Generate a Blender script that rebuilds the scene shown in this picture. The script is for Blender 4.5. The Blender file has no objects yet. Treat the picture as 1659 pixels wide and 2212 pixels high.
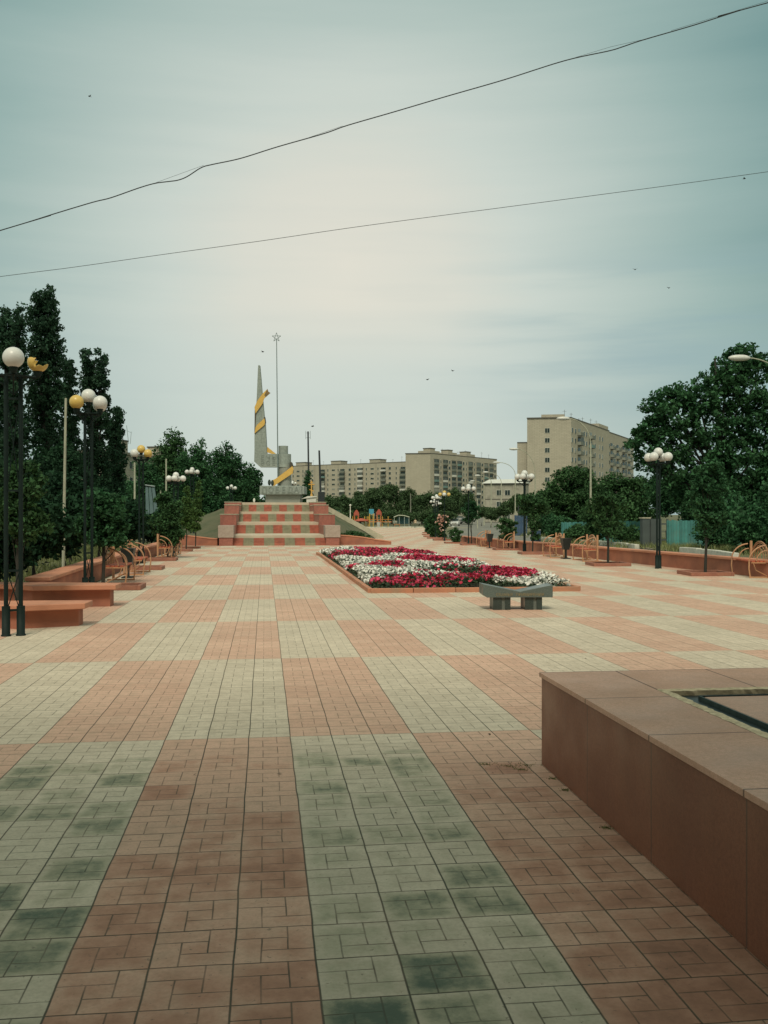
import bpy, math, random
import numpy as np
from mathutils import Vector, Matrix
random.seed(7); RNG = np.random.default_rng(7)
R = math.radians
scene = bpy.context.scene
COL = scene.collection

# ------------------------------------------------------------------ camera, sky, sun, exposure
F, HY, CX, HC, PSI = 2100., 1112., 829.5, 1.625, R(7.0)
cam = bpy.data.objects.new('camera', bpy.data.cameras.new('camera')); COL.objects.link(cam)
cam.location = (0, 0, HC); cam.rotation_euler = (R(90), 0, -PSI)
cam.data.sensor_fit = 'VERTICAL'; cam.data.sensor_height = 36; cam.data.lens = 36 * F / 2212
cam.data.shift_y = 6 / 2212; cam.data.clip_end = 6000; cam.data.clip_start = 0.05
scene.camera = cam
SUN_EL, SUN_AZ = R(51), R(194)          # behind the camera, above the thin cloud
world = bpy.data.worlds.new('World'); scene.world = world; world.use_nodes = True
def build_world():
    nt = world.node_tree; N = nt.nodes; L = nt.links; N.clear()
    out = N.new('ShaderNodeOutputWorld'); bg = N.new('ShaderNodeBackground')
    sky = N.new('ShaderNodeTexSky'); sky.sky_type = 'NISHITA'; sky.sun_disc = False
    sky.sun_elevation = SUN_EL; sky.sun_rotation = SUN_AZ; sky.air_density = 1.5; sky.dust_density = 3
    bg.inputs['Strength'].default_value = 0.1
    tc = N.new('ShaderNodeTexCoord')
    # thin bright patch of the cloud deck, low in front; it fades sideways and upwards
    def M(op, a, b=None, c=None):
        n = N.new('ShaderNodeMath'); n.operation = op
        for k, v in enumerate((a, b, c)):
            if v is None: continue
            if isinstance(v, (int, float)): n.inputs[k].default_value = v
            else: L.new(v, n.inputs[k])
        return n.outputs[0]
    sp = N.new('ShaderNodeSeparateXYZ'); L.new(tc.outputs['Generated'], sp.inputs[0])
    az = M('SUBTRACT', M('ARCTAN2', sp.outputs[0], sp.outputs[1]), PSI - R(2.2))
    el = M('SUBTRACT', M('ARCSINE', sp.outputs[2]), R(14.5))
    up, dn = M('MULTIPLY', M('MAXIMUM', el, 0.), 1.0), M('MULTIPLY', M('MINIMUM', el, 0.), .5)
    azw = M('MULTIPLY', M('MULTIPLY', az, .86), M('COSINE', M('MAXIMUM', el, 0.)))
    dist = M('SQRT', M('ADD', M('MULTIPLY', azw, azw), M('ADD', M('MULTIPLY', up, up), M('MULTIPLY', dn, dn))))
    dv = N.new('ShaderNodeMath'); dv.operation = 'DIVIDE'; dv.inputs[1].default_value = R(90)
    L.new(dist, dv.inputs[0])
    mp = N.new('ShaderNodeMapping'); mp.inputs['Scale'].default_value = (1.3, 1.3, 15.0); mp.inputs['Rotation'].default_value = (0, R(5), 0)
    L.new(tc.outputs['Generated'], mp.inputs[0])
    nz = N.new('ShaderNodeTexNoise'); nz.inputs['Scale'].default_value = 1.7; nz.inputs['Detail'].default_value = 5; nz.inputs['Roughness'].default_value = .5
    L.new(mp.outputs[0], nz.inputs[0])
    ad = N.new('ShaderNodeMath'); ad.operation = 'MULTIPLY_ADD'; ad.inputs[1].default_value = 0.06
    L.new(nz.outputs[0], ad.inputs[0]); L.new(dv.outputs[0], ad.inputs[2])
    sb = N.new('ShaderNodeMath'); sb.operation = 'SUBTRACT'; sb.inputs[1].default_value = 0.03; L.new(ad.outputs[0], sb.inputs[0])
    cr = N.new('ShaderNodeValToRGB'); e = cr.color_ramp.elements
    stops = [(0.0, (.575, .555, .475)), (.055, (.535, .535, .465)), (.10, (.455, .500, .450)), (.145, (.365, .435, .395)), (.20, (.245, .342, .315)), (.27, (.130, .232, .222)),
             (.38, (.10, .19, .18)), (.55, (.25, .31, .265)), (.8, (.52, .56, .435)), (1.0, (.52, .56, .43))]
    e[0].position = stops[0][0]; e[0].color = (*stops[0][1], 1); e[1].position = 1; e[1].color = (*stops[-1][1], 1)
    for p, c in stops[1:-1]:
        q = e.new(p); q.color = (*c, 1)
    L.new(sb.outputs[0], cr.inputs[0])
    def mixc(f, a, b_):
        n = N.new('ShaderNodeMix'); n.data_type = 'RGBA'
        for k, v in ((0, f), (6, a), (7, b_)):
            if isinstance(v, tuple): n.inputs[k].default_value = (*v, 1)
            elif isinstance(v, (int, float)): n.inputs[k].default_value = v
            else: L.new(v, n.inputs[k])
        return n.outputs[2]
    def ss(v, a, b_, lo=0., hi=1.):
        n = N.new('ShaderNodeMapRange'); n.interpolation_type = 'SMOOTHSTEP'
        for k, q in enumerate((a, b_, lo, hi)): n.inputs[k + 1].default_value = q
        L.new(v, n.inputs[0]); return n.outputs[0]
    cool = mixc(ss(M('ABSOLUTE', az), R(5), R(27)), (.445, .500, .462), (.215, .315, .312))
    col = mixc(ss(el, R(-1.5), R(-7.5), 0., .85), cr.outputs[0], cool)
    # soft blue grey streaks low to the right, faint ones to the left
    band = M('MULTIPLY', ss(el, R(1.5), R(-3.)), ss(el, R(-11), R(-6)))
    strk = ss(nz.outputs[0], .42, .62)
    side = M('ADD', M('MULTIPLY', ss(az, R(2), R(16)), .5), M('MULTIPLY', ss(az, R(-8), R(-20)), .35))
    col = mixc(M('MULTIPLY', M('MULTIPLY', band, side), strk), col, (.21, .31, .33))
    fine = N.new('ShaderNodeTexNoise'); fine.inputs['Scale'].default_value = 3.; fine.inputs['Detail'].default_value = 6; L.new(mp.outputs[0], fine.inputs[0])
    col = mixc(ss(fine.outputs[0], .45, .75, 0., .09), col, (.30, .37, .36))
    sc = N.new('ShaderNodeVectorMath'); sc.operation = 'SCALE'; sc.inputs['Scale'].default_value = 10.0
    L.new(col, sc.inputs[0])
    mx = N.new('ShaderNodeMix'); mx.data_type = 'RGBA'; mx.inputs[0].default_value = 0.94
    L.new(sky.outputs[0], mx.inputs[6]); L.new(sc.outputs[0], mx.inputs[7])
    L.new(mx.outputs[2], bg.inputs[0]); L.new(bg.outputs[0], out.inputs[0])
build_world()
sun = bpy.data.objects.new('sun', bpy.data.lights.new('sun', 'SUN')); COL.objects.link(sun)
sun.data.energy = 1.5; sun.data.angle = R(16); sun.data.color = (1.0, .90, .72)
sd = Vector((math.sin(SUN_AZ) * math.cos(SUN_EL), math.cos(SUN_AZ) * math.cos(SUN_EL), math.sin(SUN_EL)))
sun.rotation_euler = sd.to_track_quat('Z', 'Y').to_euler()
scene.view_settings.view_transform = 'Standard'; scene.view_settings.look = 'None'
scene.view_settings.exposure = 0.42; scene.view_settings.gamma = 1.0
scene.cycles.max_bounces = 5; scene.cycles.diffuse_bounces = 3; scene.cycles.transparent_max_bounces = 6

# ------------------------------------------------------------------ survey helpers (site levels and sight lines)
def g(y):                                   # ground level along the walk
    if y < 38: return 0.0
    z = -0.3 * (1 - math.exp(-(y - 38) / 25.)) - .0018 * (min(y, 220) - 38)
    if y > 220: z += .0050 * (min(y, 520) - 220)
    return z
def at(px, py, d):
    lat = (px - CX) / F * d
    return Vector((lat * math.cos(PSI) + d * math.sin(PSI), d * math.cos(PSI) - lat * math.sin(PSI), HC + (HY - py) / F * d))
def gat(px, d):
    p = at(px, 0, d); p.z = g(p.y); return p
def ht(py, d): return HC + (HY - py) / F * d

# ------------------------------------------------------------------ materials
MATS = {}
def mat(name, c1, c2=None, rough=.8, scale=8., bump=0., metal=0., detail=5, spec=None, bscale=None, island=0., trans=0., c3=None, s3=.6):
    if name in MATS: return MATS[name]
    m = bpy.data.materials.new(name); m.use_nodes = True; MATS[name] = m
    nt = m.node_tree; N = nt.nodes; L = nt.links; b = N['Principled BSDF']
    b.inputs['Roughness'].default_value = rough; b.inputs['Metallic'].default_value = metal
    if spec is not None: b.inputs['Specular IOR Level'].default_value = spec
    tc = N.new('ShaderNodeTexCoord')
    nz = N.new('ShaderNodeTexNoise'); nz.inputs['Scale'].default_value = scale; nz.inputs['Detail'].default_value = detail
    L.new(tc.outputs['Object'], nz.inputs['Vector'])
    mr = N.new('ShaderNodeMapRange'); mr.inputs[1].default_value = .32; mr.inputs[2].default_value = .68
    L.new(nz.outputs['Fac'], mr.inputs[0])
    mx = N.new('ShaderNodeMix'); mx.data_type = 'RGBA'
    mx.inputs[6].default_value = (*c1, 1); mx.inputs[7].default_value = (*(c2 or tuple(v * .8 for v in c1)), 1)
    L.new(mr.outputs[0], mx.inputs[0]); col = mx.outputs[2]
    if c3:
        n3 = N.new('ShaderNodeTexNoise'); n3.inputs['Scale'].default_value = s3; n3.inputs['Detail'].default_value = 6; L.new(tc.outputs['Object'], n3.inputs['Vector'])
        m3 = N.new('ShaderNodeMapRange'); m3.inputs[1].default_value = .5; m3.inputs[2].default_value = .72; L.new(n3.outputs['Fac'], m3.inputs[0])
        x3 = N.new('ShaderNodeMix'); x3.data_type = 'RGBA'; x3.inputs[7].default_value = (*c3, 1)
        L.new(m3.outputs[0], x3.inputs[0]); L.new(col, x3.inputs[6]); col = x3.outputs[2]
    if island:
        ge = N.new('ShaderNodeNewGeometry'); ma = N.new('ShaderNodeMapRange')
        ma.inputs[3].default_value = 1 - island; ma.inputs[4].default_value = 1 + island
        L.new(ge.outputs['Random Per Island'], ma.inputs[0])
        hs = N.new('ShaderNodeVectorMath'); hs.operation = 'SCALE'
        L.new(col, hs.inputs[0]); L.new(ma.outputs[0], hs.inputs['Scale']); col = hs.outputs[0]
    if name == 'dark_window_glass':
        oi = N.new('ShaderNodeObjectInfo'); cr = N.new('ShaderNodeValToRGB'); cr.color_ramp.interpolation = 'CONSTANT'; e = cr.color_ramp.elements
        e[0].color = (.012, .025, .024, 1); e[1].position = .5; e[1].color = (.04, .06, .055, 1)
        for p, q in ((.7, (.12, .14, .12)), (.82, (.02, .035, .03)), (.93, (.28, .28, .23))): k = e.new(p); k.color = (*q, 1)
        L.new(oi.outputs['Random'], cr.inputs[0]); xx = N.new('ShaderNodeMix'); xx.data_type = 'RGBA'; xx.inputs[0].default_value = .75; L.new(col, xx.inputs[6]); L.new(cr.outputs[0], xx.inputs[7]); col = xx.outputs[2]
    L.new(col, b.inputs['Base Color'])
    if bump:
        nb = N.new('ShaderNodeTexNoise'); nb.inputs['Scale'].default_value = bscale or scale * 6; nb.inputs['Detail'].default_value = 4
        L.new(tc.outputs['Object'], nb.inputs['Vector'])
        bp = N.new('ShaderNodeBump'); bp.inputs['Strength'].default_value = bump; bp.inputs['Distance'].default_value = .01
        L.new(nb.outputs['Fac'], bp.inputs['Height']); L.new(bp.outputs[0], b.inputs['Normal'])
    if trans:
        tr = N.new('ShaderNodeBsdfTranslucent'); ms = N.new('ShaderNodeMixShader'); ms.inputs[0].default_value = trans
        L.new(col, tr.inputs[0]); L.new(b.outputs[0], ms.inputs[1]); L.new(tr.outputs[0], ms.inputs[2])
        L.new(ms.outputs[0], N['Material Output'].inputs[0])
    return m

class NB:                                   # little node-math helper
    def __init__(s, m): s.N = m.node_tree.nodes; s.L = m.node_tree.links
    def __call__(s, op, a, b=None, c=None):
        n = s.N.new('ShaderNodeMath'); n.operation = op
        for i, v in enumerate((a, b, c)):
            if v is None: continue
            if isinstance(v, (int, float)): n.inputs[i].default_value = v
            else: s.L.new(v, n.inputs[i])
        return n.outputs[0]
    def rng(s, v, a, b, c=0., d=1., smooth=False):
        n = s.N.new('ShaderNodeMapRange')
        if smooth: n.interpolation_type = 'SMOOTHSTEP'
        for i, q in enumerate((a, b, c, d)): n.inputs[i + 1].default_value = q
        s.L.new(v, n.inputs[0]); return n.outputs[0]
    def mix(s, f, a, b, blend='MIX'):
        n = s.N.new('ShaderNodeMix'); n.data_type = 'RGBA'; n.blend_type = blend
        for i, v in ((0, f), (6, a), (7, b)):
            if isinstance(v, (int, float)): n.inputs[i].default_value = v
            elif isinstance(v, tuple): n.inputs[i].default_value = (*v, 1)
            else: s.L.new(v, n.inputs[i])
        return n.outputs[2]
    def noise(s, vec, scale, detail=4, rough=.5):
        n = s.N.new('ShaderNodeTexNoise'); n.inputs['Scale'].default_value = scale; n.inputs['Detail'].default_value = detail; n.inputs['Roughness'].default_value = rough
        s.L.new(vec, n.inputs['Vector']); return n.outputs['Fac']

def paving_material():
    m = bpy.data.materials.new('paving'); m.use_nodes = True; n = NB(m); N = n.N; L = n.L; b = N['Principled BSDF']
    tc = N.new('ShaderNodeTexCoord'); P = tc.outputs['Object']
    sx = N.new('ShaderNodeSeparateXYZ'); L.new(P, sx.inputs[0]); x, y = sx.outputs[0], sx.outputs[1]
    wob = n('MULTIPLY', n('SUBTRACT', n.noise(P, 2.2, 3), .5), .016)
    u = n('DIVIDE', n('ADD', n('SUBTRACT', x, .188), wob), .3); v = n('DIVIDE', n('ADD', n('SUBTRACT', y, 7.155), wob), .3)
    iu, iv = n('FLOOR', u), n('FLOOR', v); fu, fv = n('SUBTRACT', u, iu), n('SUBTRACT', v, iv)
    par = n('FLOORED_MODULO', n('ADD', n('FLOOR', n('DIVIDE', u, 3.)), n('MAXIMUM', n('FLOOR', n('DIVIDE', v, 13.)), -1.)), 2.)
    par = n('GREATER_THAN', par, .5)
    cx = N.new('ShaderNodeCombineXYZ'); L.new(iu, cx.inputs[0]); L.new(iv, cx.inputs[1])
    wn = N.new('ShaderNodeTexWhiteNoise'); wn.noise_dimensions = '2D'; L.new(cx.outputs[0], wn.inputs['Vector'])
    rc = N.new('ShaderNodeSeparateXYZ'); L.new(wn.outputs['Color'], rc.inputs[0]); r1, r2, r3 = rc.outputs
    ju = n('MINIMUM', fu, n('SUBTRACT', 1., fu)); jv = n('MINIMUM', fv, n('SUBTRACT', 1., fv))
    jw = n('ADD', .012, n('MULTIPLY', r3, .012))
    joint = n('MAXIMUM', n('SUBTRACT', 1., n('SMOOTH_MIN', n('DIVIDE', ju, .020), 1., .2)), n('SUBTRACT', 1., n('SMOOTH_MIN', n('DIVIDE', jv, jw), 1., .2)))
    joint = n.rng(joint, .12, .75, 0, 1, True)
    def line(a, pos, bb, lo, hi):
        w = n.rng(n('ABSOLUTE', n('SUBTRACT', a, pos)), .004, .014, 1., 0.)
        return n('MULTIPLY', w, n('MULTIPLY', n('GREATER_THAN', bb, lo), n('LESS_THAN', bb, hi)))
    gr = n('MAXIMUM', n('MAXIMUM', line(fv, .667, fu, 0., .667), line(fu, .667, fv, .333, 1.)), n('MAXIMUM', line(fv, .333, fu, .333, 1.), line(fu, .333, fv, 0., .667)))
    gr = n('MULTIPLY', gr, n.rng(n.noise(P, 5., 3), .35, .6, .45, 1.))
    light = n.mix(r1, (.61, .525, .41), (.71, .615, .485)); red = n.mix(r1, (.62, .385, .285), (.71, .465, .35))
    big = n.rng(n.noise(P, .35, 4), .35, .65)
    light = n.mix(n('MULTIPLY', big, .5), light, (.50, .445, .35)); red = n.mix(n('MULTIPLY', big, .45), red, (.50, .33, .25))
    col = n.mix(par, red, light)
    fine = n.noise(P, 55., 5, .65)
    col = n.mix(n('MULTIPLY', n.rng(fine, .42, .66), .42), col, n.mix(.5, col, (.16, .13, .09)))
    mott = n.rng(n.noise(P, 9., 5, .6), .45, .7)
    col = n.mix(n('MULTIPLY', mott, .35), col, (.30, .24, .17))
    # damp, dirty slabs; near the viewer their dirt tone also carries painted shade
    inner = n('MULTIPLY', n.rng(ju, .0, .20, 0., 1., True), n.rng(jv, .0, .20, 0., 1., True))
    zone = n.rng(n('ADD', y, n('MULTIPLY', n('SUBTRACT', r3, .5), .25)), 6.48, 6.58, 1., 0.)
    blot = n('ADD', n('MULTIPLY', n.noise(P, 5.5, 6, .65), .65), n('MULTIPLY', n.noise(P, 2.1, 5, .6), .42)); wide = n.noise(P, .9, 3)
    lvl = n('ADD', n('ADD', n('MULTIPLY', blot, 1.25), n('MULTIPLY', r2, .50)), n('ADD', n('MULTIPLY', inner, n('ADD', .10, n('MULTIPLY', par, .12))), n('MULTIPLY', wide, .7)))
    lvl = n('ADD', lvl, n.rng(y, 2.5, 6.5, .26, 0.))  # foreground shade put into the colour: slabs darken towards the viewer
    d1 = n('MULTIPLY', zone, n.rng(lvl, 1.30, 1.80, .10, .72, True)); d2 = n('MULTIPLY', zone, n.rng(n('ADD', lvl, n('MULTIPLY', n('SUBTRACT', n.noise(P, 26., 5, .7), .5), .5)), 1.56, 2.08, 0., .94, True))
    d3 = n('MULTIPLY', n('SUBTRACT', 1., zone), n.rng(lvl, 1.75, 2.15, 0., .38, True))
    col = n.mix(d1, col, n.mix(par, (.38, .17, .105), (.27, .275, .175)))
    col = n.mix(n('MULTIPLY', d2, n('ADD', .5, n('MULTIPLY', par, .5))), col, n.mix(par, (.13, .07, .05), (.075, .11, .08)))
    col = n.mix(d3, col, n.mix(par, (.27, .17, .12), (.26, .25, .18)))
    jcol = n.mix(n.rng(n.noise(P, 1.5, 4), .4, .6), (.045, .050, .034), (.12, .095, .065))
    chip = n.rng(n.noise(P, 34., 3, .6), .66, .70); col = n.mix(n('MULTIPLY', chip, .6), col, (.13, .11, .08))
    fade = n.rng(y, 8., 40., .95, .55)
    col = n.mix(n('MULTIPLY', gr, n.rng(y, 3., 14., .92, .6)), col, jcol); col = n.mix(n('MULTIPLY', joint, fade), col, jcol)
    L.new(col, b.inputs['Base Color'])
    b.inputs['Roughness'].default_value = .78; b.inputs['Specular IOR Level'].default_value = .3
    h = n('SUBTRACT', n('ADD', n('MULTIPLY', fine, .25), n('MULTIPLY', r1, .9)), n('ADD', n('MULTIPLY', joint, 1.5), gr))
    bp = N.new('ShaderNodeBump'); bp.inputs['Strength'].default_value = .6; bp.inputs['Distance'].default_value = .004
    L.new(h, bp.inputs['Height']); L.new(bp.outputs[0], b.inputs['Normal'])
    return m
def far_paving():
    return mat('far_paving', (.55, .42, .30), (.48, .35, .25), scale=1.2, c3=(.40, .33, .25), s3=.4)

def brick_material(name, c1, c2, mortar, w=2.4, h=.3, msz=.02, var=.12, axis='xz'):
    m = bpy.data.materials.new(name); m.use_nodes = True; n = NB(m); N = n.N; L = n.L; b = N['Principled BSDF']; MATS[name] = m
    tc = N.new('ShaderNodeTexCoord'); sx = N.new('ShaderNodeSeparateXYZ'); L.new(tc.outputs['Object'], sx.inputs[0])
    cb = N.new('ShaderNodeCombineXYZ'); L.new(n('ADD', sx.outputs[0], sx.outputs[1]), cb.inputs[0]); L.new(sx.outputs[2], cb.inputs[1])
    bt = N.new('ShaderNodeTexBrick'); bt.inputs['Color1'].default_value = (*c1, 1); bt.inputs['Color2'].default_value = (*c2, 1); bt.inputs['Mortar'].default_value = (*mortar, 1)
    bt.inputs['Scale'].default_value = 1; bt.inputs['Brick Width'].default_value = w; bt.inputs['Row Height'].default_value = h; bt.inputs['Mortar Size'].default_value = msz; bt.inputs['Mortar Smooth'].default_value = .3
    L.new(cb.outputs[0], bt.inputs['Vector'])
    st = n.rng(n.noise(tc.outputs['Object'], .35, 6, .65), .4, .7)
    col = n.mix(n('MULTIPLY', st, .35), bt.outputs['Color'], tuple(v * .62 for v in c1))
    sp = n.rng(n.noise(tc.outputs['Object'], 6., 4), .4, .62)
    col = n.mix(n('MULTIPLY', sp, var), col, tuple(v * .4 for v in c1))
    L.new(col, b.inputs['Base Color']); b.inputs['Roughness'].default_value = .9
    return m

# ------------------------------------------------------------------ mesh builder
class MB:
    def __init__(s): s.v = []; s.f = []; s.m = []; s.sm = []
    def add(s, vs, fs, mi=0, smooth=False):
        o = len(s.v); s.v += [tuple(v) for v in vs]; s.f += [tuple(i + o for i in f) for f in fs]; s.m += [mi] * len(fs); s.sm += [smooth] * len(fs); return s
    def box(s, lo, hi, mi=0, M=None):
        (a, b, c), (d, e, f) = lo, hi
        vs = [(a, b, c), (d, b, c), (d, e, c), (a, e, c), (a, b, f), (d, b, f), (d, e, f), (a, e, f)]
        if M is not None: vs = [M @ Vector(v) for v in vs]
        return s.add(vs, [(0, 3, 2, 1), (4, 5, 6, 7), (0, 1, 5, 4), (1, 2, 6, 5), (2, 3, 7, 6), (3, 0, 4, 7)], mi)
    def tube(s, pts, r, n=8, mi=0, cap=True):
        pts = [Vector(p) for p in pts]; rs = r if isinstance(r, (list, tuple)) else [r] * len(pts)
        rings = []; up = None
        for i, p in enumerate(pts):
            t = (pts[min(i + 1, len(pts) - 1)] - pts[max(i - 1, 0)]).normalized()
            if up is None: up = t.orthogonal().normalized()
            else:
                up = (up - t * up.dot(t)); up = up.normalized() if up.length > 1e-6 else t.orthogonal().normalized()
            w = t.cross(up); rings.append([p + (up * math.cos(a) + w * math.sin(a)) * rs[i] for a in [2 * math.pi * k / n for k in range(n)]])
        vs = [q for rg in rings for q in rg]; fs = []
        for i in range(len(pts) - 1):
            for k in range(n):
                fs.append((i * n + k, i * n + (k + 1) % n, (i + 1) * n + (k + 1) % n, (i + 1) * n + k))
        s.add(vs, fs, mi, True)
        if cap:
            s.add(rings[0], [tuple(range(n))[::-1]], mi); s.add(rings[-1], [tuple(range(n))], mi)
        return s
    def sphere(s, c, r, seg=16, rings=10, mi=0, sc=(1, 1, 1), z0=-1., z1=1., keep=None):
        vs = []; fs = []; c = Vector(c)
        t0, t1 = math.asin(z0), math.asin(z1)
        for i in range(rings + 1):
            t = t0 + (t1 - t0) * i / rings
            for k in range(seg):
                a = 2 * math.pi * k / seg
                vs.append(c + Vector((math.cos(t) * math.cos(a) * sc[0], math.cos(t) * math.sin(a) * sc[1], math.sin(t) * sc[2])) * r)
        for i in range(rings):
            for k in range(seg):
                f = (i * seg + k, i * seg + (k + 1) % seg, (i + 1) * seg + (k + 1) % seg, (i + 1) * seg + k)
                if keep is None or keep(((vs[f[0]] + vs[f[2]]) / 2 - c) / r): fs.append(f)
        return s.add(vs, fs, mi, True)
    def prism(s, poly, f0, f1, mi=0):            # poly: list of 2D, f0/f1: map 2D -> 3D for the two caps
        n = len(poly); a = [f0(*p) for p in poly]; b = [f1(*p) for p in poly]
        return s.add(a + b, [tuple(range(n)), tuple(range(2 * n - 1, n - 1, -1))] + [(i + n, (i + 1) % n + n, (i + 1) % n, i) for i in range(n)], mi)
    def mesh(s, name, mats):
        me = bpy.data.meshes.new(name); me.from_pydata(s.v, [], s.f)
        for m in (mats if isinstance(mats, (list, tuple)) else [mats]): me.materials.append(m)
        me.polygons.foreach_set('material_index', s.m); me.polygons.foreach_set('use_smooth', s.sm)
        bmr = None
        me.validate(); me.update(); fixn(me); return me
    def obj(s, name, mats, parent=None, bevel=0, **kw):
        o = bpy.data.objects.new(name, s.mesh(name, mats)); COL.objects.link(o)
        if parent: o.parent = parent
        if bevel:
            b = o.modifiers.new('bevel', 'BEVEL'); b.width = bevel; b.segments = 2; b.limit_method = 'ANGLE'; b.angle_limit = R(40)
        for k, v in kw.items(): o[k] = v
        return o
def fixn(me):
    import bmesh
    bm = bmesh.new(); bm.from_mesh(me); bmesh.ops.recalc_face_normals(bm, faces=bm.faces); bm.to_mesh(me); bm.free()
def thing(name, label, category, loc=(0, 0, 0), rz=0., group=None):
    o = bpy.data.objects.new(name, None); COL.objects.link(o); o.location = loc; o.rotation_euler = (0, 0, rz)
    o.empty_display_size = .2
    o['label'] = label; o['category'] = category
    if group: o['group'] = group
    return o
def tag(o, label, category, group=None, kind=None):
    o['label'] = label; o['category'] = category
    if group: o['group'] = group
    if kind: o['kind'] = kind
    return o
def part(name, me, parent, loc=(0, 0, 0), rot=(0, 0, 0), sc=None):
    o = bpy.data.objects.new(name, me); COL.objects.link(o); o.parent = parent; o.location = loc; o.rotation_euler = rot
    if sc: o.scale = sc
    return o
def dup(root, loc, rz, label=None, group=None):
    def cp(o, par):
        c = o.copy(); COL.objects.link(c); c.parent = par
        for ch in o.children: cp(ch, c)
        return c
    r = cp(root, None); r.location = loc; r.rotation_euler = (0, 0, rz)
    if label: r['label'] = label
    if group: r['group'] = group
    return r
def npmesh(name, V, Fc, mats, nper, mi=None):
    me = bpy.data.meshes.new(name); nv, nf = len(V), len(Fc)
    me.vertices.add(nv); me.vertices.foreach_set('co', V.astype(np.float32).ravel())
    me.loops.add(nf * nper); me.loops.foreach_set('vertex_index', Fc.astype(np.int32).ravel())
    me.polygons.add(nf); me.polygons.foreach_set('loop_start', np.arange(0, nf * nper, nper, dtype=np.int32))
    for m in (mats if isinstance(mats, (list, tuple)) else [mats]): me.materials.append(m)
    if mi is not None: me.polygons.foreach_set('material_index', mi.astype(np.int32))
    me.update(calc_edges=True); return me
def scatter(tv, tf, P, S, upbias=.3, tilt=None):
    """copies of template tv/tf at points P with sizes S and random orientation"""
    n = len(P); q = RNG.normal(size=(n, 3)); q[:, 2] = np.abs(q[:, 2]) + upbias * 2
    w = q / np.linalg.norm(q, axis=1, keepdims=True)
    a = RNG.normal(size=(n, 3)); u = np.cross(a, w); u /= np.linalg.norm(u, axis=1, keepdims=True); v = np.cross(w, u)
    T = np.asarray(tv, float)
    V = (P[:, None, :] + S[:, None, None] * (T[None, :, 0:1] * u[:, None, :] + T[None, :, 1:2] * v[:, None, :] + T[None, :, 2:3] * w[:, None, :])).reshape(-1, 3)
    Fc = (np.asarray(tf)[None] + (np.arange(n) * len(T))[:, None, None]).reshape(-1, len(tf[0]))
    return V, Fc
LEAF = ([(-.5, 0, 0), (0, -.32, .06), (.55, 0, -.05), (0, .32, .06)], [(0, 1, 2, 3)])

# ------------------------------------------------------------------ ground sheets (the setting)
def sheet(name, rows, off, m, step=4., **kw):
    """rows: (y, x_left, x_right) breakpoints; the strip follows the ground level"""
    rr = []
    for (y0, a0, b0), (y1, a1, b1) in zip(rows, rows[1:]):
        k = max(1, int((y1 - y0) / step))
        for i in range(k):
            t = i / k; rr.append((y0 + (y1 - y0) * t, a0 + (a1 - a0) * t, b0 + (b1 - b0) * t))
    rr.append(rows[-1])
    b = MB(); vs = []; fs = []
    for i, (y, a, c) in enumerate(rr):
        vs += [(a, y, g(y) + off), (c, y, g(y) + off)]
        if i: fs.append((2 * i - 2, 2 * i - 1, 2 * i + 1, 2 * i))
    b.add(vs, fs); o = b.obj(name, m); o['kind'] = 'structure'
    for k, v in kw.items(): o[k] = v
    return o
grass_ground = mat('grass_ground', (.085, .105, .045), (.13, .12, .065), scale=.8, rough=.95, bump=.4, bscale=20, c3=(.17, .15, .095), s3=.12)
soil_m = mat('dark_soil', (.035, .035, .022), (.055, .05, .03), scale=3, rough=1)
sheet('ground', [(-60, -400, 400), (38, -400, 400), (220, -500, 700), (520, -900, 1200), (5000, -3500, 3500)], -.03, grass_ground, step=12)
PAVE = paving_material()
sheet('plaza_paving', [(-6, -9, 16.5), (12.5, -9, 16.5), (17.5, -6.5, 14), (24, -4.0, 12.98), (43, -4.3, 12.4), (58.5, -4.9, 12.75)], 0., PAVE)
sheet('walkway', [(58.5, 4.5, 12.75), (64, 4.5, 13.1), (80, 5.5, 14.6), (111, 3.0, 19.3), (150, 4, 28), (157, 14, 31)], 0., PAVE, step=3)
asph = mat('asphalt', (.155, .155, .135), (.20, .195, .165), scale=.6, rough=.9, bump=.2, bscale=30, c3=(.24, .225, .185), s3=.15)
sheet('road', [(14, 13.7, 17.8), (24, 13.6, 17.9), (38, 13.4, 18.1), (53, 13.3, 19.9), (61, 13.6, 20.4), (76, 14.8, 22.0), (90, 17, 24.6), (122, 23.9, 31), (150, 29.5, 37), (222, 42, 54), (300, 58, 74), (420, 84, 106)], -.012, asph, step=3)
whitep = mat('white_paint', (.62, .61, .54), (.45, .44, .38), scale=5, rough=.8)
sheet('road_edge_line', [(85, 16.5, 16.68), (122, 23.9, 24.15), (150, 29.8, 30.1), (215, 41, 41.4)], .004, whitep, step=3)
sheet('parking_ground', [(222, 40, 90), (300, 30, 120)], -.016, mat('dirt_lot', (.25, .23, .17), (.19, .18, .13), scale=.3))
sheet('dirt_driveway', [(44.5, 18.9, 23.5), (49.5, 19.6, 25), (58, 21.6, 27)], .02, mat('driveway_dirt', (.26, .23, .17), (.18, .16, .12), scale=1.2, bump=.5))
sheet('side_path', [(157.5, -5, 34), (160, -5, 34)], .012, mat('pale_path', (.50, .44, .25), (.40, .36, .2), scale=.4))
sheet('playground_ground', [(161, -14, 25), (188, -14, 30)], .02, mat('play_soil', (.06, .075, .04), (.10, .10, .06), scale=.5))

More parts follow.
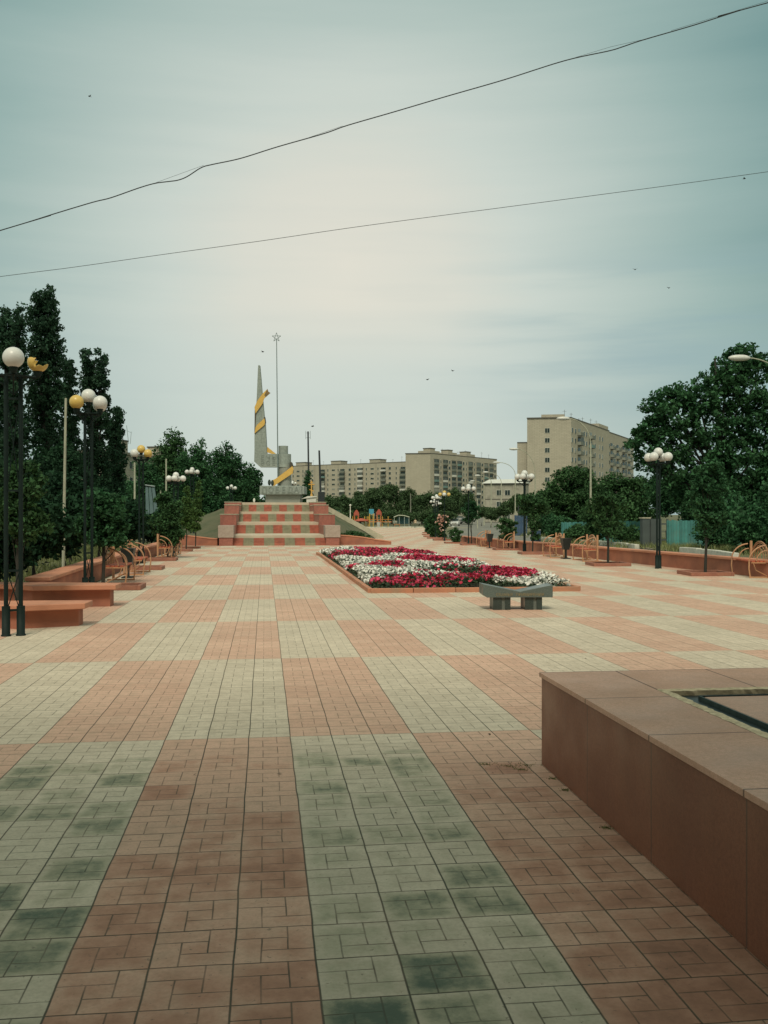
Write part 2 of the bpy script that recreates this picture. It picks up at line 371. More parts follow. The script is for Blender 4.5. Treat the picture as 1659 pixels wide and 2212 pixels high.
plaster = mat('red_plaster', (.42, .165, .10), (.30, .12, .08), scale=2.2, rough=.85, bump=.35, bscale=35, c3=(.27, .11, .075), s3=1.3)
capm = mat('coping_red', (.60, .27, .165), (.50, .215, .13), scale=3, rough=.8, bump=.3, bscale=30, c3=(.42, .19, .13), s3=2)
def wall_run(name, label, pts, top, th=.32, capw=.40, capt=.07, base=None, z0=None, cat='low wall'):
    """low wall along pts (x, y); top heights per point are absolute"""
    t = thing(name, label, cat, (pts[0][0], pts[0][1], 0)); t.location.z = g(pts[0][1])
    O = Vector((pts[0][0], pts[0][1], t.location.z))
    tops = top if isinstance(top, (list, tuple)) else [top + g(p[1]) for p in pts]
    P = [Vector((p[0], p[1], 0)) for p in pts]
    def off(i, w):
        a = P[max(i - 1, 0)]; b = P[min(i + 1, len(P) - 1)]
        d = (b - a).normalized(); return Vector((-d.y, d.x, 0)) * w
    for nm, w, hi, lo, m in (('wall_body', th / 2, lambda i: tops[i] - capt, lambda i: g(P[i].y) - .1, plaster), ('coping', capw / 2, lambda i: tops[i], lambda i: tops[i] - capt, capm)):
        b = MB(); vs = []; fs = []
        for i in range(len(P)):
            for s_, z in ((-1, lo(i)), (1, lo(i)), (1, hi(i)), (-1, hi(i))):
                q = P[i] + off(i, w * s_); vs.append(Vector((q.x, q.y, z)) - O)
            if i:
                a, c = 4 * (i - 1), 4 * i
                fs += [(a + k, a + (k + 1) % 4, c + (k + 1) % 4, c + k) for k in range(4)]
        fs += [(3, 2, 1, 0), tuple(4 * (len(P) - 1) + k for k in range(4))]
        b.add(vs, fs); b.obj(nm, m, t, bevel=.012)
    return t
wall_run('low_wall', 'long low red plastered wall behind the benches on the right of the plaza', [(13.25, 20), (12.95, 24), (12.6, 28.7), (12.25, 33.5), (12.1, 38), (12.25, 44), (12.55, 50), (12.75, 57), (13.2, 64)], .46)
wall_run('low_wall', 'long low red plastered wall behind the benches on the left, under the hedge', [(-4.2, 18.75), (-4.3, 24), (-4.45, 34), (-4.65, 44), (-4.95, 57)], .46, capw=.46)
wall_run('low_wall', 'short red wall with sloping top left of the striped stairs', [(-4.98, 58.4), (-4.0, 58.5), (-3.1, 58.5), (-2.78, 58.5)], [.48, .36, .25, .23], th=.28, capw=.34)
wall_run('low_wall', 'red wall right of the striped stairs sloping down to the paving', [(4.42, 59.1), (5.2, 59.2), (6.0, 59.2), (6.8, 59.2), (7.7, 59.2)], [.42, .37, .28, .14, .02], th=.28, capw=.34)

# low masonry seats at the left
def masonry_seat(label, plan, top, base_in, cat='stone bench'):
    cx, cy = plan[0]; t = thing('masonry_bench', label, cat, (cx, cy, 0))
    cap = [(x - cx, y - cy) for x, y in plan]; 
    MB().prism(cap, lambda x, y: (x, y, top - .085), lambda x, y: (x, y, top)).obj('coping_slab', capm, t, bevel=.012)
    bd = [(x - cx, y - cy) for x, y in base_in]
    MB().prism(bd, lambda x, y: (x, y, -.02), lambda x, y: (x, y, top - .085)).obj('bench_base', plaster, t, bevel=.006)
masonry_seat('nearest low red plastered bench, in front of the near lamp post', [(-2.58, 14.50), (-2.56, 15.02), (-4.6, 15.1), (-6.5, 15.7), (-6.5, 15.1), (-4.0, 14.46), (-3.45, 14.22)], .345,
             [(-2.70, 14.66), (-2.68, 14.9), (-4.6, 15.0), (-6.4, 15.6), (-6.4, 15.25), (-4.0, 14.60), (-3.5, 14.36)])
masonry_seat('second low red plastered bench, where the long left wall ends', [(-2.60, 17.55), (-2.58, 18.12), (-4.45, 18.5), (-5.6, 18.9), (-5.9, 18.3), (-4.5, 17.9), (-4.0, 17.5)], .39,
             [(-2.72, 17.7), (-2.70, 18.0), (-4.45, 18.4), (-5.6, 18.75), (-5.8, 18.4), (-4.5, 18.05), (-4.05, 17.68)])

# ------------------------------------------------------------------ granite memorial plinth, near right
def granite(name, c1, c2, jx, jy, jz, rough=.35, jc=(.12, .07, .05), spec=.5):
    m = bpy.data.materials.new(name); m.use_nodes = True; n = NB(m); N = n.N; L = n.L; b = N['Principled BSDF']; MATS[name] = m
    tc = N.new('ShaderNodeTexCoord'); P = tc.outputs['Object']; sx = N.new('ShaderNodeSeparateXYZ'); L.new(P, sx.inputs[0])
    sp = n.rng(n('ADD', n('MULTIPLY', n.noise(P, 160., 3, .7), .5), n('MULTIPLY', n.noise(P, 48., 4, .7), .5)), .42, .58); col = n.mix(sp, c1, c2)
    col = n.mix(n('MULTIPLY', n.rng(n.noise(P, 420., 2), .55, .7), .5), col, tuple(v * .35 for v in c1))
    cl = n.rng(n.noise(P, 1.6, 5, .6), .4, .7); col = n.mix(n('MULTIPLY', cl, .45), col, tuple(v * .65 for v in c1))
    mpn = N.new('ShaderNodeMapping'); mpn.inputs['Scale'].default_value = (7, 7, .8); L.new(P, mpn.inputs[0])
    col = n.mix(n('MULTIPLY', n.rng(n.noise(mpn.outputs[0], 1., 5, .6), .52, .72), .12), col, tuple(v * .5 + .02 for v in c1))
    J = None
    for ax, jj in enumerate((jx, jy, jz)):
        if not jj: continue
        per, ph, w = jj
        f = n('FRACT', n('DIVIDE', n('SUBTRACT', sx.outputs[ax], ph), per)); d = n('MULTIPLY', n('MINIMUM', f, n('SUBTRACT', 1., f)), per)
        k = n.rng(d, w * .5, w, 1., 0.); J = k if J is None else n('MAXIMUM', J, k)
    if J is not None: col = n.mix(n('MULTIPLY', J, .85), col, jc)
    L.new(col, b.inputs['Base Color']); b.inputs['Specular IOR Level'].default_value = spec
    L.new(n.rng(n.noise(P, 3., 5), .35, .65, rough, rough + .22), b.inputs['Roughness'])
    bp = N.new('ShaderNodeBump'); bp.inputs['Strength'].default_value = .12; bp.inputs['Distance'].default_value = .002
    L.new(n.noise(P, 90., 4), bp.inputs['Height']); L.new(bp.outputs[0], b.inputs['Normal'])
    return m
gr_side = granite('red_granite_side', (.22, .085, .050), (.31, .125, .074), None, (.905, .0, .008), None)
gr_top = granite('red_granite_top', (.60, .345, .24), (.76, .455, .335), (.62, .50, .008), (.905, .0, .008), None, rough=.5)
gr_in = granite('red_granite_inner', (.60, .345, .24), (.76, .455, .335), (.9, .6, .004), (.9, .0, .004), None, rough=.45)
PX, PY, PT = 1.79, 6.16, .598
pl = thing('granite_plinth', 'wide low polished red granite plinth with a dark recess in its top', 'plinth', (PX, PY, 0))
b = MB(); W, Dp = 9., 9.
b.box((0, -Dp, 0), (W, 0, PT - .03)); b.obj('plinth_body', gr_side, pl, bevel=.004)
ox, oy = .50, -.70                                   # opening starts
b = MB()
b.box((-.012, -Dp, PT - .0295), (ox, .012, PT)); b.box((ox + .0005, oy, PT - .0295), (W, .012, PT))
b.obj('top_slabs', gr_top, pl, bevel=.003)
mort = mat('crumbling_mortar', (.80, .66, .46), (.52, .42, .28), scale=26, rough=1, bump=.4, bscale=60)
b = MB(); n_ = 60
def rough_strip(b, p0, p1, side, w, z):
    p0, p1, side = Vector(p0), Vector(p1), Vector(side); vs = []; fs = []; K = 240
    for i in range(K + 1):
        p = p0.lerp(p1, i / K)
        prof = [(-.006 + random.uniform(-.008, .006), .0015), (w * .2 + random.uniform(-.004, .004), .007 + random.uniform(-.002, .002)), (w * .45 + random.uniform(-.006, .006), .002 + random.uniform(0, .003)),
                (w * .7 + random.uniform(-.006, .006), .006 + random.uniform(-.002, .002)), (w + random.uniform(-.006, .008), .003), (w + random.uniform(-.002, .012), -.04)]
        for a, h in prof: vs.append(p + side * a + Vector((0, 0, z + h)))
        if i:
            o = (i - 1) * 6
            fs += [(o + k, o + k + 1, o + 7 + k, o + 6 + k) for k in range(5)]
    b.add(vs, fs)
rough_strip(b, (ox, oy, 0), (ox, -Dp, 0), (1, 0, 0), .048, PT); rough_strip(b, (ox, oy, 0), (W, oy, 0), (0, -1, 0), .06, PT)
b.obj('mortar_edge', mort, pl)
dk = mat('dark_metal_liner', (.012, .02, .02), (.02, .03, .03), rough=.4, scale=9)
b = MB(); b.box((ox + .03, -Dp, PT - .0285), (W, oy - .03, PT - .024)); b.obj('recess_floor', dk, pl)
rimm = mat('dull_metal_rim', (.10, .14, .13), (.06, .09, .085), rough=.45, metal=.6, scale=20)
b = MB(); b.box((ox + .150, -Dp, PT - .0235), (ox + .158, oy - .215, PT + .002)); b.box((ox + .150, oy - .215, PT - .0235), (W, oy - .207, PT + .002)); b.obj('metal_rim', rimm, pl)
b = MB(); b.box((ox + .175, -Dp, PT - .0235), (W, oy - .232, PT - .002)); b.obj('inner_slab', gr_in, pl, bevel=.003)

# ------------------------------------------------------------------ V-topped granite bench
def text_mesh(name, s, size, m, ext=.01, off=0.):
    cu = bpy.data.curves.new(name, 'FONT'); cu.body = s; cu.size = size; cu.extrude = ext; cu.align_x = 'CENTER'; cu.align_y = 'CENTER'; cu.offset = off; cu.resolution_u = 3
    o = bpy.data.objects.new(name, cu); COL.objects.link(o); dg = bpy.context.evaluated_depsgraph_get()
    me = bpy.data.meshes.new_from_object(o.evaluated_get(dg)); bpy.data.objects.remove(o); bpy.data.curves.remove(cu)
    me.name = name; me.materials.clear(); me.materials.append(m); return me
gg = granite('grey_green_granite', (.085, .115, .105), (.15, .185, .17), None, None, None, rough=.3)
gdk = granite('dark_green_granite', (.028, .045, .042), (.055, .078, .07), None, None, None, rough=.25)
gmid = granite('mid_grey_granite', (.12, .15, .135), (.17, .2, .18), None, None, None, rough=.3)
bc = gat(1119, 16.57)
bt = thing('granite_bench', 'grey green granite bench with V shaped seat in front of the flower bed', 'bench', (bc.x, bc.y, 0), -R(4))
b = MB(); D = .46
prof = [(-.60, .22 + .05), (-.53, .215), (.60, .215), (.60, .43), (.03, .315), (-.60, .445)]
b.prism(prof, lambda x, z: (x, 0, z), lambda x, z: (x, D, z)); b.obj('seat', gg, bt, bevel=.006)
for s_, x0 in ((0, -.42), (1, .125)):
    b = MB(); b.box((x0, .04, 0), (x0 + .15, D - .04, .214)); b.box((x0 + .205, .04, 0), (x0 + .30, D - .04, .214)); lg = b.obj('leg', gdk, bt, bevel=.004)
    b = MB(); b.box((x0 + .151, .055, 0), (x0 + .204, D - .055, .2135)); b.obj('leg_inlay', gmid, lg)
gold_m = mat('worn_gold', (.34, .25, .11), (.20, .18, .11), scale=30)
for w_, x_ in (('СКАМЬЯ', -.235), ('ПРИМИРЕНИЯ', .205)):
    part('inscription_word', text_mesh('inscription_word', w_, .068, gold_m, .002), bt, (x_, -.0025, .262), (R(90), 0, 0))

# ------------------------------------------------------------------ globe lamps
lampm = mat('dark_green_steel', (.003, .012, .011), (.006, .018, .016), rough=.65, scale=6, spec=.25)
def globe_mat(name, c, c2):
    m = mat(name, c, c2, rough=.35, scale=4, c3=tuple(v * .8 for v in c), s3=3); return m
GW = globe_mat('white_globe', (.70, .71, .69), (.60, .62, .60)); GY = globe_mat('yellow_globe', (.66, .47, .13), (.58, .40, .11))
gme = {}
for k, m in (('w', GW), ('y', GY)):
    q = MB(); q.sphere((0, 0, .135), .137, 28, 18); gme[k] = q.mesh('globe_' + k, m)
cup = MB(); cup.tube([(0, 0, -.07), (0, 0, -.03), (0, 0, 0.0), (0, 0, .03)], [.028, .05, .06, .06], 12)
cupme = cup.mesh('globe_cup', lampm)
def lamp(label, loc, H, cols, rz=0., broken=None, group='globe lamps along the plaza'):
    """cols: colours of four arm globes + top globe; H = top of arm globes"""
    t = thing('globe_lamp', label, 'street lamp', loc, rz, group)
    za = H - .285 - .07
    for s_ in (-1, 1):
        b = MB(); b.tube([(s_ * .093, 0, .38), (s_ * .093, 0, za)], .029, 10); p = b.obj('post', lampm, t)
        b = MB(); b.tube([(s_ * .093, 0, 0), (s_ * .093, 0, .02), (s_ * .093, 0, .021), (s_ * .093, 0, .40)], [.066, .066, .056, .056], 12); b.obj('post_sleeve', lampm, p)
    for z0, z1 in ((.345, .875), (1.95, za - .3)):
        b = MB(); b.box((-.093, -.012, z0 - .015), (.093, .012, z0 + .015)); b.box((-.093, -.012, z1 - .015), (.093, .012, z1 + .015))
        b.tube([(-.08, 0, z0), (.08, 0, z1)], .007, 6); b.tube([(.08, 0, z0), (-.08, 0, z1)], .007, 6)
        b.obj('brace', lampm, t)
    b = MB(); r = .31
    for a in range(4):
        c, s_ = math.cos(a * math.pi / 2), math.sin(a * math.pi / 2)
        b.tube([(0, 0, za), (c * r, s_ * r, za)], .022, 8); b.tube([(0, 0, za - .25), (c * .12, s_ * .12, za - .12), (c * r * .9, s_ * r * .9, za - .01)], .011, 6)
    b.tube([(math.cos(k * math.pi / 12) * .17, math.sin(k * math.pi / 12) * .17, za) for k in range(25)], .012, 6)
    b.tube([(0, 0, za - .05), (0, 0, za + .12)], .04, 8); b.obj('arm_frame', lampm, t)
    for i, cc in enumerate(cols):
        if i == 4: p = Vector((0, 0, za + .07 + .15))
        else: p = Vector((math.cos(i * math.pi / 2) * r, math.sin(i * math.pi / 2) * r, za + .07))
        part('globe_holder', cupme, t, p)
        if cc == '-': continue
        if cc == 'b':
            q = MB(); q.sphere((0, 0, .135), .137, 96, 64, keep=broken); o = q.obj('broken_globe', GY, t); o.location = p; o['label'] = 'yellow globe with its upper right side smashed out'
            s = o.modifiers.new('shell', 'SOLIDIFY'); s.thickness = .005
        else:
            o = part('globe', gme[cc], t, p)
            if cc == 'y' and 'w' in cols: o['label'] = 'yellowed globe'
            if cc == 'w' and 'y' in cols: o['label'] = 'white globe'
    return t
def brk(d):   # keep the lower left crescent
    v = Vector((math.cos(PSI), -math.sin(PSI), 0))
    h = d.dot(v); return d.z < .34 - .25 * h * 0 + .05 * math.sin(7 * h) and not (h > -.30 + .55 * max(0, d.z + .1) and d.z > -.46 + .08 * math.sin(8 * h) + .28 * max(0, h - .3))
def L0(px, d, z=None):
    p = gat(px, d)
    if z is not None: p.z = z
    return p
lamp('nearest globe lamp at the left edge, with a smashed yellow globe', L0(29, 13.05), 3.84, 'b-ww-', R(13.8), brk)
lamp('globe lamp with one yellow globe on its left, behind the second masonry bench', L0(191, 19.1), 3.96, 'w-yww', R(54.9))
lamp('left globe lamp with two yellow globes, above the trees box', L0(305, 32.5), 3.82, 'ywwyy', R(52))
lamp('all-white globe lamp on the left, nearer of the close pair before the apartment house', L0(380, 43), 3.45, 'wwwww', -PSI)
lamp('all-white globe lamp on the left, farther of the close pair, standing higher', L0(415, 58.5, .5), 3.85, 'wwwww', -PSI)
lamp('small far globe lamp left of the stairs behind the grassy bank', L0(500, 80), 4.3, 'www-w', -PSI)
lamp('nearest globe lamp on the right, in front of the green fence', L0(1422, 29.4), 3.52, 'wwwww', -PSI + R(50))
lamp('second globe lamp from the right, before the tall apartment block', L0(1133, 42.8), 3.50, 'wwwww', -PSI + R(68))
lamp('third globe lamp from the right, beside the road with the white car', L0(1012, 58), 3.52, 'wwwww', -PSI + R(84))
lamp('globe lamp with yellow outer globes beside the rose bush', L0(960, 70.5), 3.52, 'wywyy', -PSI + R(84))
lamp('far white globe lamp just left of the yellow-globed one', L0(943, 80.5), 3.5, 'wwwww', -PSI + R(10))
for i, (px, d, l) in enumerate(((938, 97, 'nearest'), (946, 110, 'middle'), (940, 126, 'farthest'))):
    lamp('%s of the three tiny globe lamps clustered at the far end of the walk' % l, L0(px, d), 3.45, 'wwwww', -PSI + R(15 * i))
lamp('globe lamp behind the monument, its globe beside the column foot', L0(632, 106, .9), 4.3, 'wwwww', -PSI)

# ------------------------------------------------------------------ arched pipe benches
pipem = mat('tan_painted_pipe', (.52, .27, .14), (.44, .25, .14), rough=.55, scale=7, c3=(.36, .20, .12), s3=5)
slatm = mat('red_orange_slats', (.52, .125, .055), (.42, .10, .05), rough=.65, scale=9, c3=(.33, .11, .06), s3=4)
def arc(cx, cz, rx, rz, a0, a1, y=None, x=None, n=12):
    out = []
    for i in range(n + 1):
        a = R(a0 + (a1 - a0) * i / n); p = cx + rx * math.cos(a); z = cz + rz * math.sin(a)
        out.append((x, p, z) if x is not None else (p, y, z))
    return out
def make_bench(label):
    t = thing('arched_bench', label, 'bench', group='arched pipe benches along the plaza walls')
    Lh = .74
    for s_ in (-1, 1):
        x = s_ * Lh
        b = MB(); b.tube([(x, -.02, .0), (x, -.055, .25), (x, -.05, .42)] + arc(.43, .42, -.48, .42, 0, 84, x=x), .019, 8)
        b.tube(arc(.42, .43, -.28, .28, 0, 88, x=x), .014, 8)
        b.obj('arm_hoop', pipem, t)
        b = MB(); b.box((x - .028, .44, .03), (x + .028, .50, .92)); b.obj('rear_post', pipem, t, bevel=.005)
        b = MB(); b.box((x - .022, -.05, 0), (x + .022, .62, .035)); b.tube([(x, .05, .40), (x, .12, .2), (x, .42, .04)], .012, 6); b.obj('foot', pipem, t)
    for k in range(4):
        b = MB(); y = .02 + k * .105; b.box((-Lh + .01, y, .405), (Lh - .01, y + .085, .44)); b.obj('seat_slat', slatm, t, bevel=.004)
    b = MB(); b.box((-Lh, .01, .375), (-Lh + .04, .45, .404)); b.box((Lh - .04, .01, .375), (Lh, .45, .404)); b.obj('seat_frame', pipem, t)
    b = MB()
    for rx, rz in ((.70, .48), (.62, .44), (.46, .38), (.28, .29)): b.tube(arc(0, .44, rx, rz, 180, 0, y=.47, n=18), .014, 8)
    b.tube([(0, .47, .44), (0, .47, .73)], .012, 6)
    b.obj('back_hoops', pipem, t)
    return t
b0 = make_bench('x')
bench_spots = [  # x, y (centre of front edge), facing angle, label
    (12.55, 24.4, -100, 'arched pipe bench at the right edge of the picture'),
    (11.02, 33.25, -95, 'arched bench right of the dark bin, near the white kerb on the right'),
    (10.82, 36.4, -96, 'arched bench left of the dark bin, before the wooden tree box on the right'),
    (11.55, 46.7, -93, 'far right arched bench, nearer to us than the small far bin'),
    (11.95, 53.4, -93, 'farthest arched bench on the right, beyond the small far bin'),
    (-3.25, 24.0, 90, 'nearest arched bench on the left, right in front of a maple'),
    (-3.27, 27.5, 90, 'second arched bench from the front on the left, beyond the near left bin'),
    (-3.45, 37.4, 90, 'third arched bench on the left, just beyond a tree box'),
    (-3.55, 41.0, 90, 'farthest arched bench on the left, by the far left bin')]
for i, (x, y, a, l) in enumerate(bench_spots):
    o = b0 if i == 0 else dup(b0, (0, 0, 0), 0)
    o['label'] = l; o.location = (x, y, g(y)); o.rotation_euler = (0, 0, R(a) if a < 0 else R(a))
# litter bins
binm = mat('black_steel', (.012, .018, .018), (.02, .028, .026), rough=.5, scale=8)
def make_bin(label):
    t = thing('litter_bin', label, 'bin', group='dark litter bins between the benches')
    b = MB(); K = 4
    o = [(-.13, -.10), (.13, -.10), (.13, .10), (-.13, .10)]; u = [(-.25, -.17), (.25, -.17), (.25, .17), (-.25, .17)]
    vs = [(x, y, .34) for x, y in o] + [(x, y, .76) for x, y in u] + [(x * .93, y * .9, .76) for x, y in u] + [(x * .93, y * .9, .37) for x, y in o]
    b.add(vs, [(3, 2, 1, 0)] + [(i, (i + 1) % 4, 4 + (i + 1) % 4, 4 + i) for i in range(4)] + [(4 + i, 4 + (i + 1) % 4, 8 + (i + 1) % 4, 8 + i) for i in range(4)] + [(8 + i, 8 + (i + 1) % 4, 12 + (i + 1) % 4, 12 + i) for i in range(4)] + [(12, 13, 14, 15)])
    b.obj('hopper', binm, t)
    for s_ in (-1, 1):
        b = MB(); b.box((s_ * .09 - .022, -.02, .03), (s_ * .09 + .022, .02, .339)); b.obj('leg', binm, t)
    b = MB(); b.box((-.26, -.14, 0), (.26, .14, .03)); b.obj('base', binm, t)
    return t
bn = make_bin('x')
for i, (x, y, a, l) in enumerate(((11.05, 34.85, -95, 'dark tapered bin between the two arched benches on the right'), (-3.5, 25.75, 90, 'dark tapered bin between the two nearest left benches'),
                               (11.8, 50.3, -93, 'small far dark bin on the right between distant benches'), (-3.6, 39.2, 90, 'dark bin by the far left benches'))):
    o = bn if i == 0 else dup(bn, (0, 0, 0), 0); o['label'] = l; o.location = (x, y, g(y)); o.rotation_euler = (0, 0, R(a))
# ------------------------------------------------------------------ flower bed
kerbm = mat('orange_kerb', (.52, .235, .135), (.42, .19, .115), scale=3, bump=.4, bscale=40, c3=(.36, .22, .14), s3=3)
BX0, BX1, BY0, BY1 = 2.18, 6.66, 20.05, 40.6
def BXR(y): return BX1 - .75 * (y - BY0) / (BY1 - BY0)
fb = thing('bed_border', 'low orange kerb framing the flower bed', 'kerb', (BX0, BY0, 0))
def kerb_row(p0, p1, n, nm='kerb_stone'):
    p0, p1 = Vector(p0), Vector(p1); d = (p1 - p0) / n; u = d.normalized(); w = Vector((-u.y, u.x, 0))
    for i in range(n):
        a = p0 + d * i + u * .006; c = p0 + d * (i + 1) - u * .006; e = random.uniform(-.006, .006)
        b = MB(); z0 = g(a.y + BY0) - .02; z1 = g(c.y + BY0) - .02
        q = [a - w * .05, c - w * .05, c + w * .05, a + w * .05]
        b.add([(q[0].x, q[0].y, z0), (q[1].x, q[1].y, z1), (q[2].x, q[2].y, z1), (q[3].x, q[3].y, z0)] + [(q[0].x, q[0].y, z0 + .12 + e), (q[1].x, q[1].y, z1 + .12 + e), (q[2].x, q[2].y, z1 + .12 + e), (q[3].x, q[3].y, z0 + .12 + e)],
              [(0, 3, 2, 1), (4, 5, 6, 7), (0, 1, 5, 4), (1, 2, 6, 5), (2, 3, 7, 6), (3, 0, 4, 7)])
        b.obj(nm, kerbm, fb, bevel=.012)
w_, l_ = BX1 - BX0, BY1 - BY0
kerb_row((0, 0, 0), (w_, 0, 0), 5); kerb_row((0, .06, 0), (0, l_, 0), 22); kerb_row((w_, .06, 0), (w_ - .75, l_, 0), 22); kerb_row((0.05, l_, 0), (w_ - .75, l_, 0), 5)
sheet('bed_soil', [(BY0 + .05, BX0 + .05, BX1 - .05), (BY1 - .05, BX0 + .05, BXR(BY1) - .05)], .05, soil_m)
# planting pattern: bands of colour, as (colour, polygon) in sight-line coordinates resolved on the petal level
PAT = [('r', [(400, 262), (470, 228), (560, 215), (700, 222), (860, 228), (1000, 225), (1080, 228), (1110, 250), (1060, 330), (400, 330)]),
       ('w', [(1080, 240), (1200, 218), (1380, 226), (1560, 262), (1600, 330), (1060, 330)]),
       ('w', [(320, 200), (345, 178), (520, 183), (660, 198), (690, 212), (600, 222), (470, 230), (400, 262), (380, 240)]),
       ('w', [(740, 216), (930, 216), (930, 227), (740, 227)]),
       ('R', [(1040, 187), (1150, 190), (1275, 203), (1275, 217), (1180, 222), (1100, 214)]),
       ('d', [(690, 212), (700, 183), (870, 171), (1040, 175), (1120, 188), (1100, 216), (1000, 224), (740, 216)]),
       ('R', [(285, 182), (330, 163), (500, 152), (640, 158), (640, 190), (560, 192), (345, 179)]),
       ('w', [(640, 192), (650, 163), (700, 148), (900, 144), (1100, 160), (1150, 182), (870, 172), (700, 185)]),
       ('w', [(205, 135), (240, 119), (560, 123), (650, 140), (700, 150), (640, 168), (500, 154), (330, 165), (270, 182)]),
       ('R', [(560, 134), (640, 127), (800, 118), (905, 133), (920, 147), (700, 149)]),
       ('w', [(560, 113), (690, 106), (800, 112), (860, 120), (700, 128), (600, 124)]),
       ('m', [(205, 124), (240, 103), (470, 88), (600, 88), (790, 96), (800, 106), (690, 108), (570, 114), (500, 119), (330, 124)]),
       ('w', [(150, 108), (200, 92), (340, 90), (240, 103), (205, 124)])]
def wp(p, z=.30):
    px, py = (900 + p[0] / 1.659) * .6777, (1700 + p[1] / 1.659) * .6777
    d = F * (HC - z + .05) / max(py - HY, 1); q = at(px, py, d); return q.x, q.y
PATW = [(c, [wp(p) for p in poly]) for c, poly in PAT]
def inside(x, y, poly):
    r = False; j = len(poly) - 1
    for i in range(len(poly)):
        (xi, yi), (xj, yj) = poly[i], poly[j]
        if (yi > y) != (yj > y) and x < (xj - xi) * (y - yi) / (yj - yi) + xi: r = not r
        j = i
    return r
pts = {'w': [], 'r': [], 'p': []}; fol = []
for _ in range(21000):
    y = random.uniform(BY0 + .08, BY1 - .1); x = random.uniform(BX0 + .08, BXR(y) - .1)
    xx, yy = x + random.gauss(0, .06), y + random.gauss(0, .12)
    c = next((k for k, poly in PATW if inside(xx, yy, poly)), None) or min(PATW, key=lambda kp: min((qx - xx) ** 2 * 2 + (qy - yy) ** 2 * .3 for qx, qy in kp[1]))[0]
    h = g(y) + .20 + .07 * math.sin(x * 2.3 + y * 1.1) + random.uniform(-.03, .05)
    edge = min(x - BX0, BXR(y) - x, y - BY0, BY1 - y); h -= max(0, .22 - edge) * .5
    dens = {'w': .64, 'r': .52, 'R': .85, 'd': .12, 'm': .45}[c]
    if random.random() < dens:
        pts['w' if c == 'w' else ('p' if random.random() < .35 else 'r')].append((x, y, h + .03))
    for _k in range(2 if c in 'wR' else 3):
        fol.append((x + random.gauss(0, .03), y + random.gauss(0, .03), h - random.uniform(-.03, .15)))
def petal_template():
    v = [(0, 0, -.25)]; f = []
    for k in range(10):
        a = 2 * math.pi * k / 10; r = 1.0 if k % 2 == 0 else .78
        v.append((math.cos(a) * r, math.sin(a) * r, .12 if k % 2 == 0 else .0))
    for k in range(10): f.append((0, 1 + k, 1 + (k + 1) % 10))
    return v, f
pt = petal_template()
for k, nm, m, lab in (('w', 'white_petunias', mat('white_petal', (.86, .85, .79), (.80, .80, .74), rough=.7, island=.12, trans=.2), 'white petunias in curved bands across the flower bed'),
                      ('r', 'red_petunias', mat('crimson_petal', (.60, .032, .085), (.46, .022, .06), rough=.7, island=.35, trans=.2), 'crimson red petunias in bands across the flower bed'),
                      ('p', 'pink_petunias', mat('magenta_petal', (.72, .07, .19), (.60, .06, .14), rough=.7, island=.3, trans=.2), 'deep pink petunias mixed into the red bands')):
    P = np.array(pts[k]); S = RNG.uniform(.028, .050, len(P))
    V, Fc = scatter(*pt, P, S, upbias=.35); o = bpy.data.objects.new(nm, npmesh(nm, V, Fc, m, 3)); COL.objects.link(o); tag(o, lab, 'flowers', kind='stuff')
V, Fc = scatter(*LEAF, np.array(fol), RNG.uniform(.04, .085, len(fol)), upbias=.4)
o = bpy.data.objects.new('petunia_foliage', npmesh('petunia_foliage', V, Fc, mat('petunia_leaf', (.045, .085, .035), (.03, .06, .03), island=.4, rough=.7, trans=.15), 4)); COL.objects.link(o)
tag(o, 'dark green leaves and stems of the petunias in the bed', 'foliage', kind='stuff')

# ------------------------------------------------------------------ striped stairs and cheek walls
def striped(name, red_first_x, w, redc, grc):
    m = bpy.data.materials.new(name); m.use_nodes = True; n = NB(m); N = n.N; L = n.L; b = N['Principled BSDF']
    tc = N.new('ShaderNodeTexCoord'); sx = N.new('ShaderNodeSeparateXYZ'); L.new(tc.outputs['Object'], sx.inputs[0])
    k = n('FLOOR', n('DIVIDE', n('SUBTRACT', sx.outputs[0], red_first_x), w)); par = n('GREATER_THAN', n('FLOORED_MODULO', k, 2.), .5)
    P = tc.outputs['Object']; nz = n.rng(n.noise(P, 3.5, 5), .35, .65)
    col = n.mix(par, n.mix(nz, redc, tuple(v * .7 for v in redc)), n.mix(nz, grc, tuple(v * .75 for v in grc)))
    sz = n('FRACT', n('DIVIDE', sx.outputs[2], .0725)); col = n.mix(n.rng(n('MINIMUM', sz, n('SUBTRACT', 1., sz)), .0, .1, .55, 0.), col, (.12, .11, .08))
    fx = n('FRACT', n('DIVIDE', n('SUBTRACT', sx.outputs[0], red_first_x), w / 2)); col = n.mix(n.rng(n('MINIMUM', fx, n('SUBTRACT', 1., fx)), .0, .05, .4, 0.), col, (.12, .11, .08))
    L.new(col, b.inputs['Base Color']); b.inputs['Roughness'].default_value = .85; return m
stair = thing('striped_staircase', 'wide staircase in four flights with red and grey green striped risers', 'staircase', (0.85, 58.0, g(58)))
XC, W2 = .88, 2.74
flights = [(58.0, g(58) - 0., .38, -2.02, 'r'), (65.2, .38, 1.12, 0, 'r'), (71.9, 1.12, 1.86, 0, 'g'), (78.6, 1.86, 2.62, 0, 'g')]
landm = mat('pale_landing', (.56, .49, .38), (.47, .40, .31), scale=1.5)
gz = g(58)
xs = [None] * 4
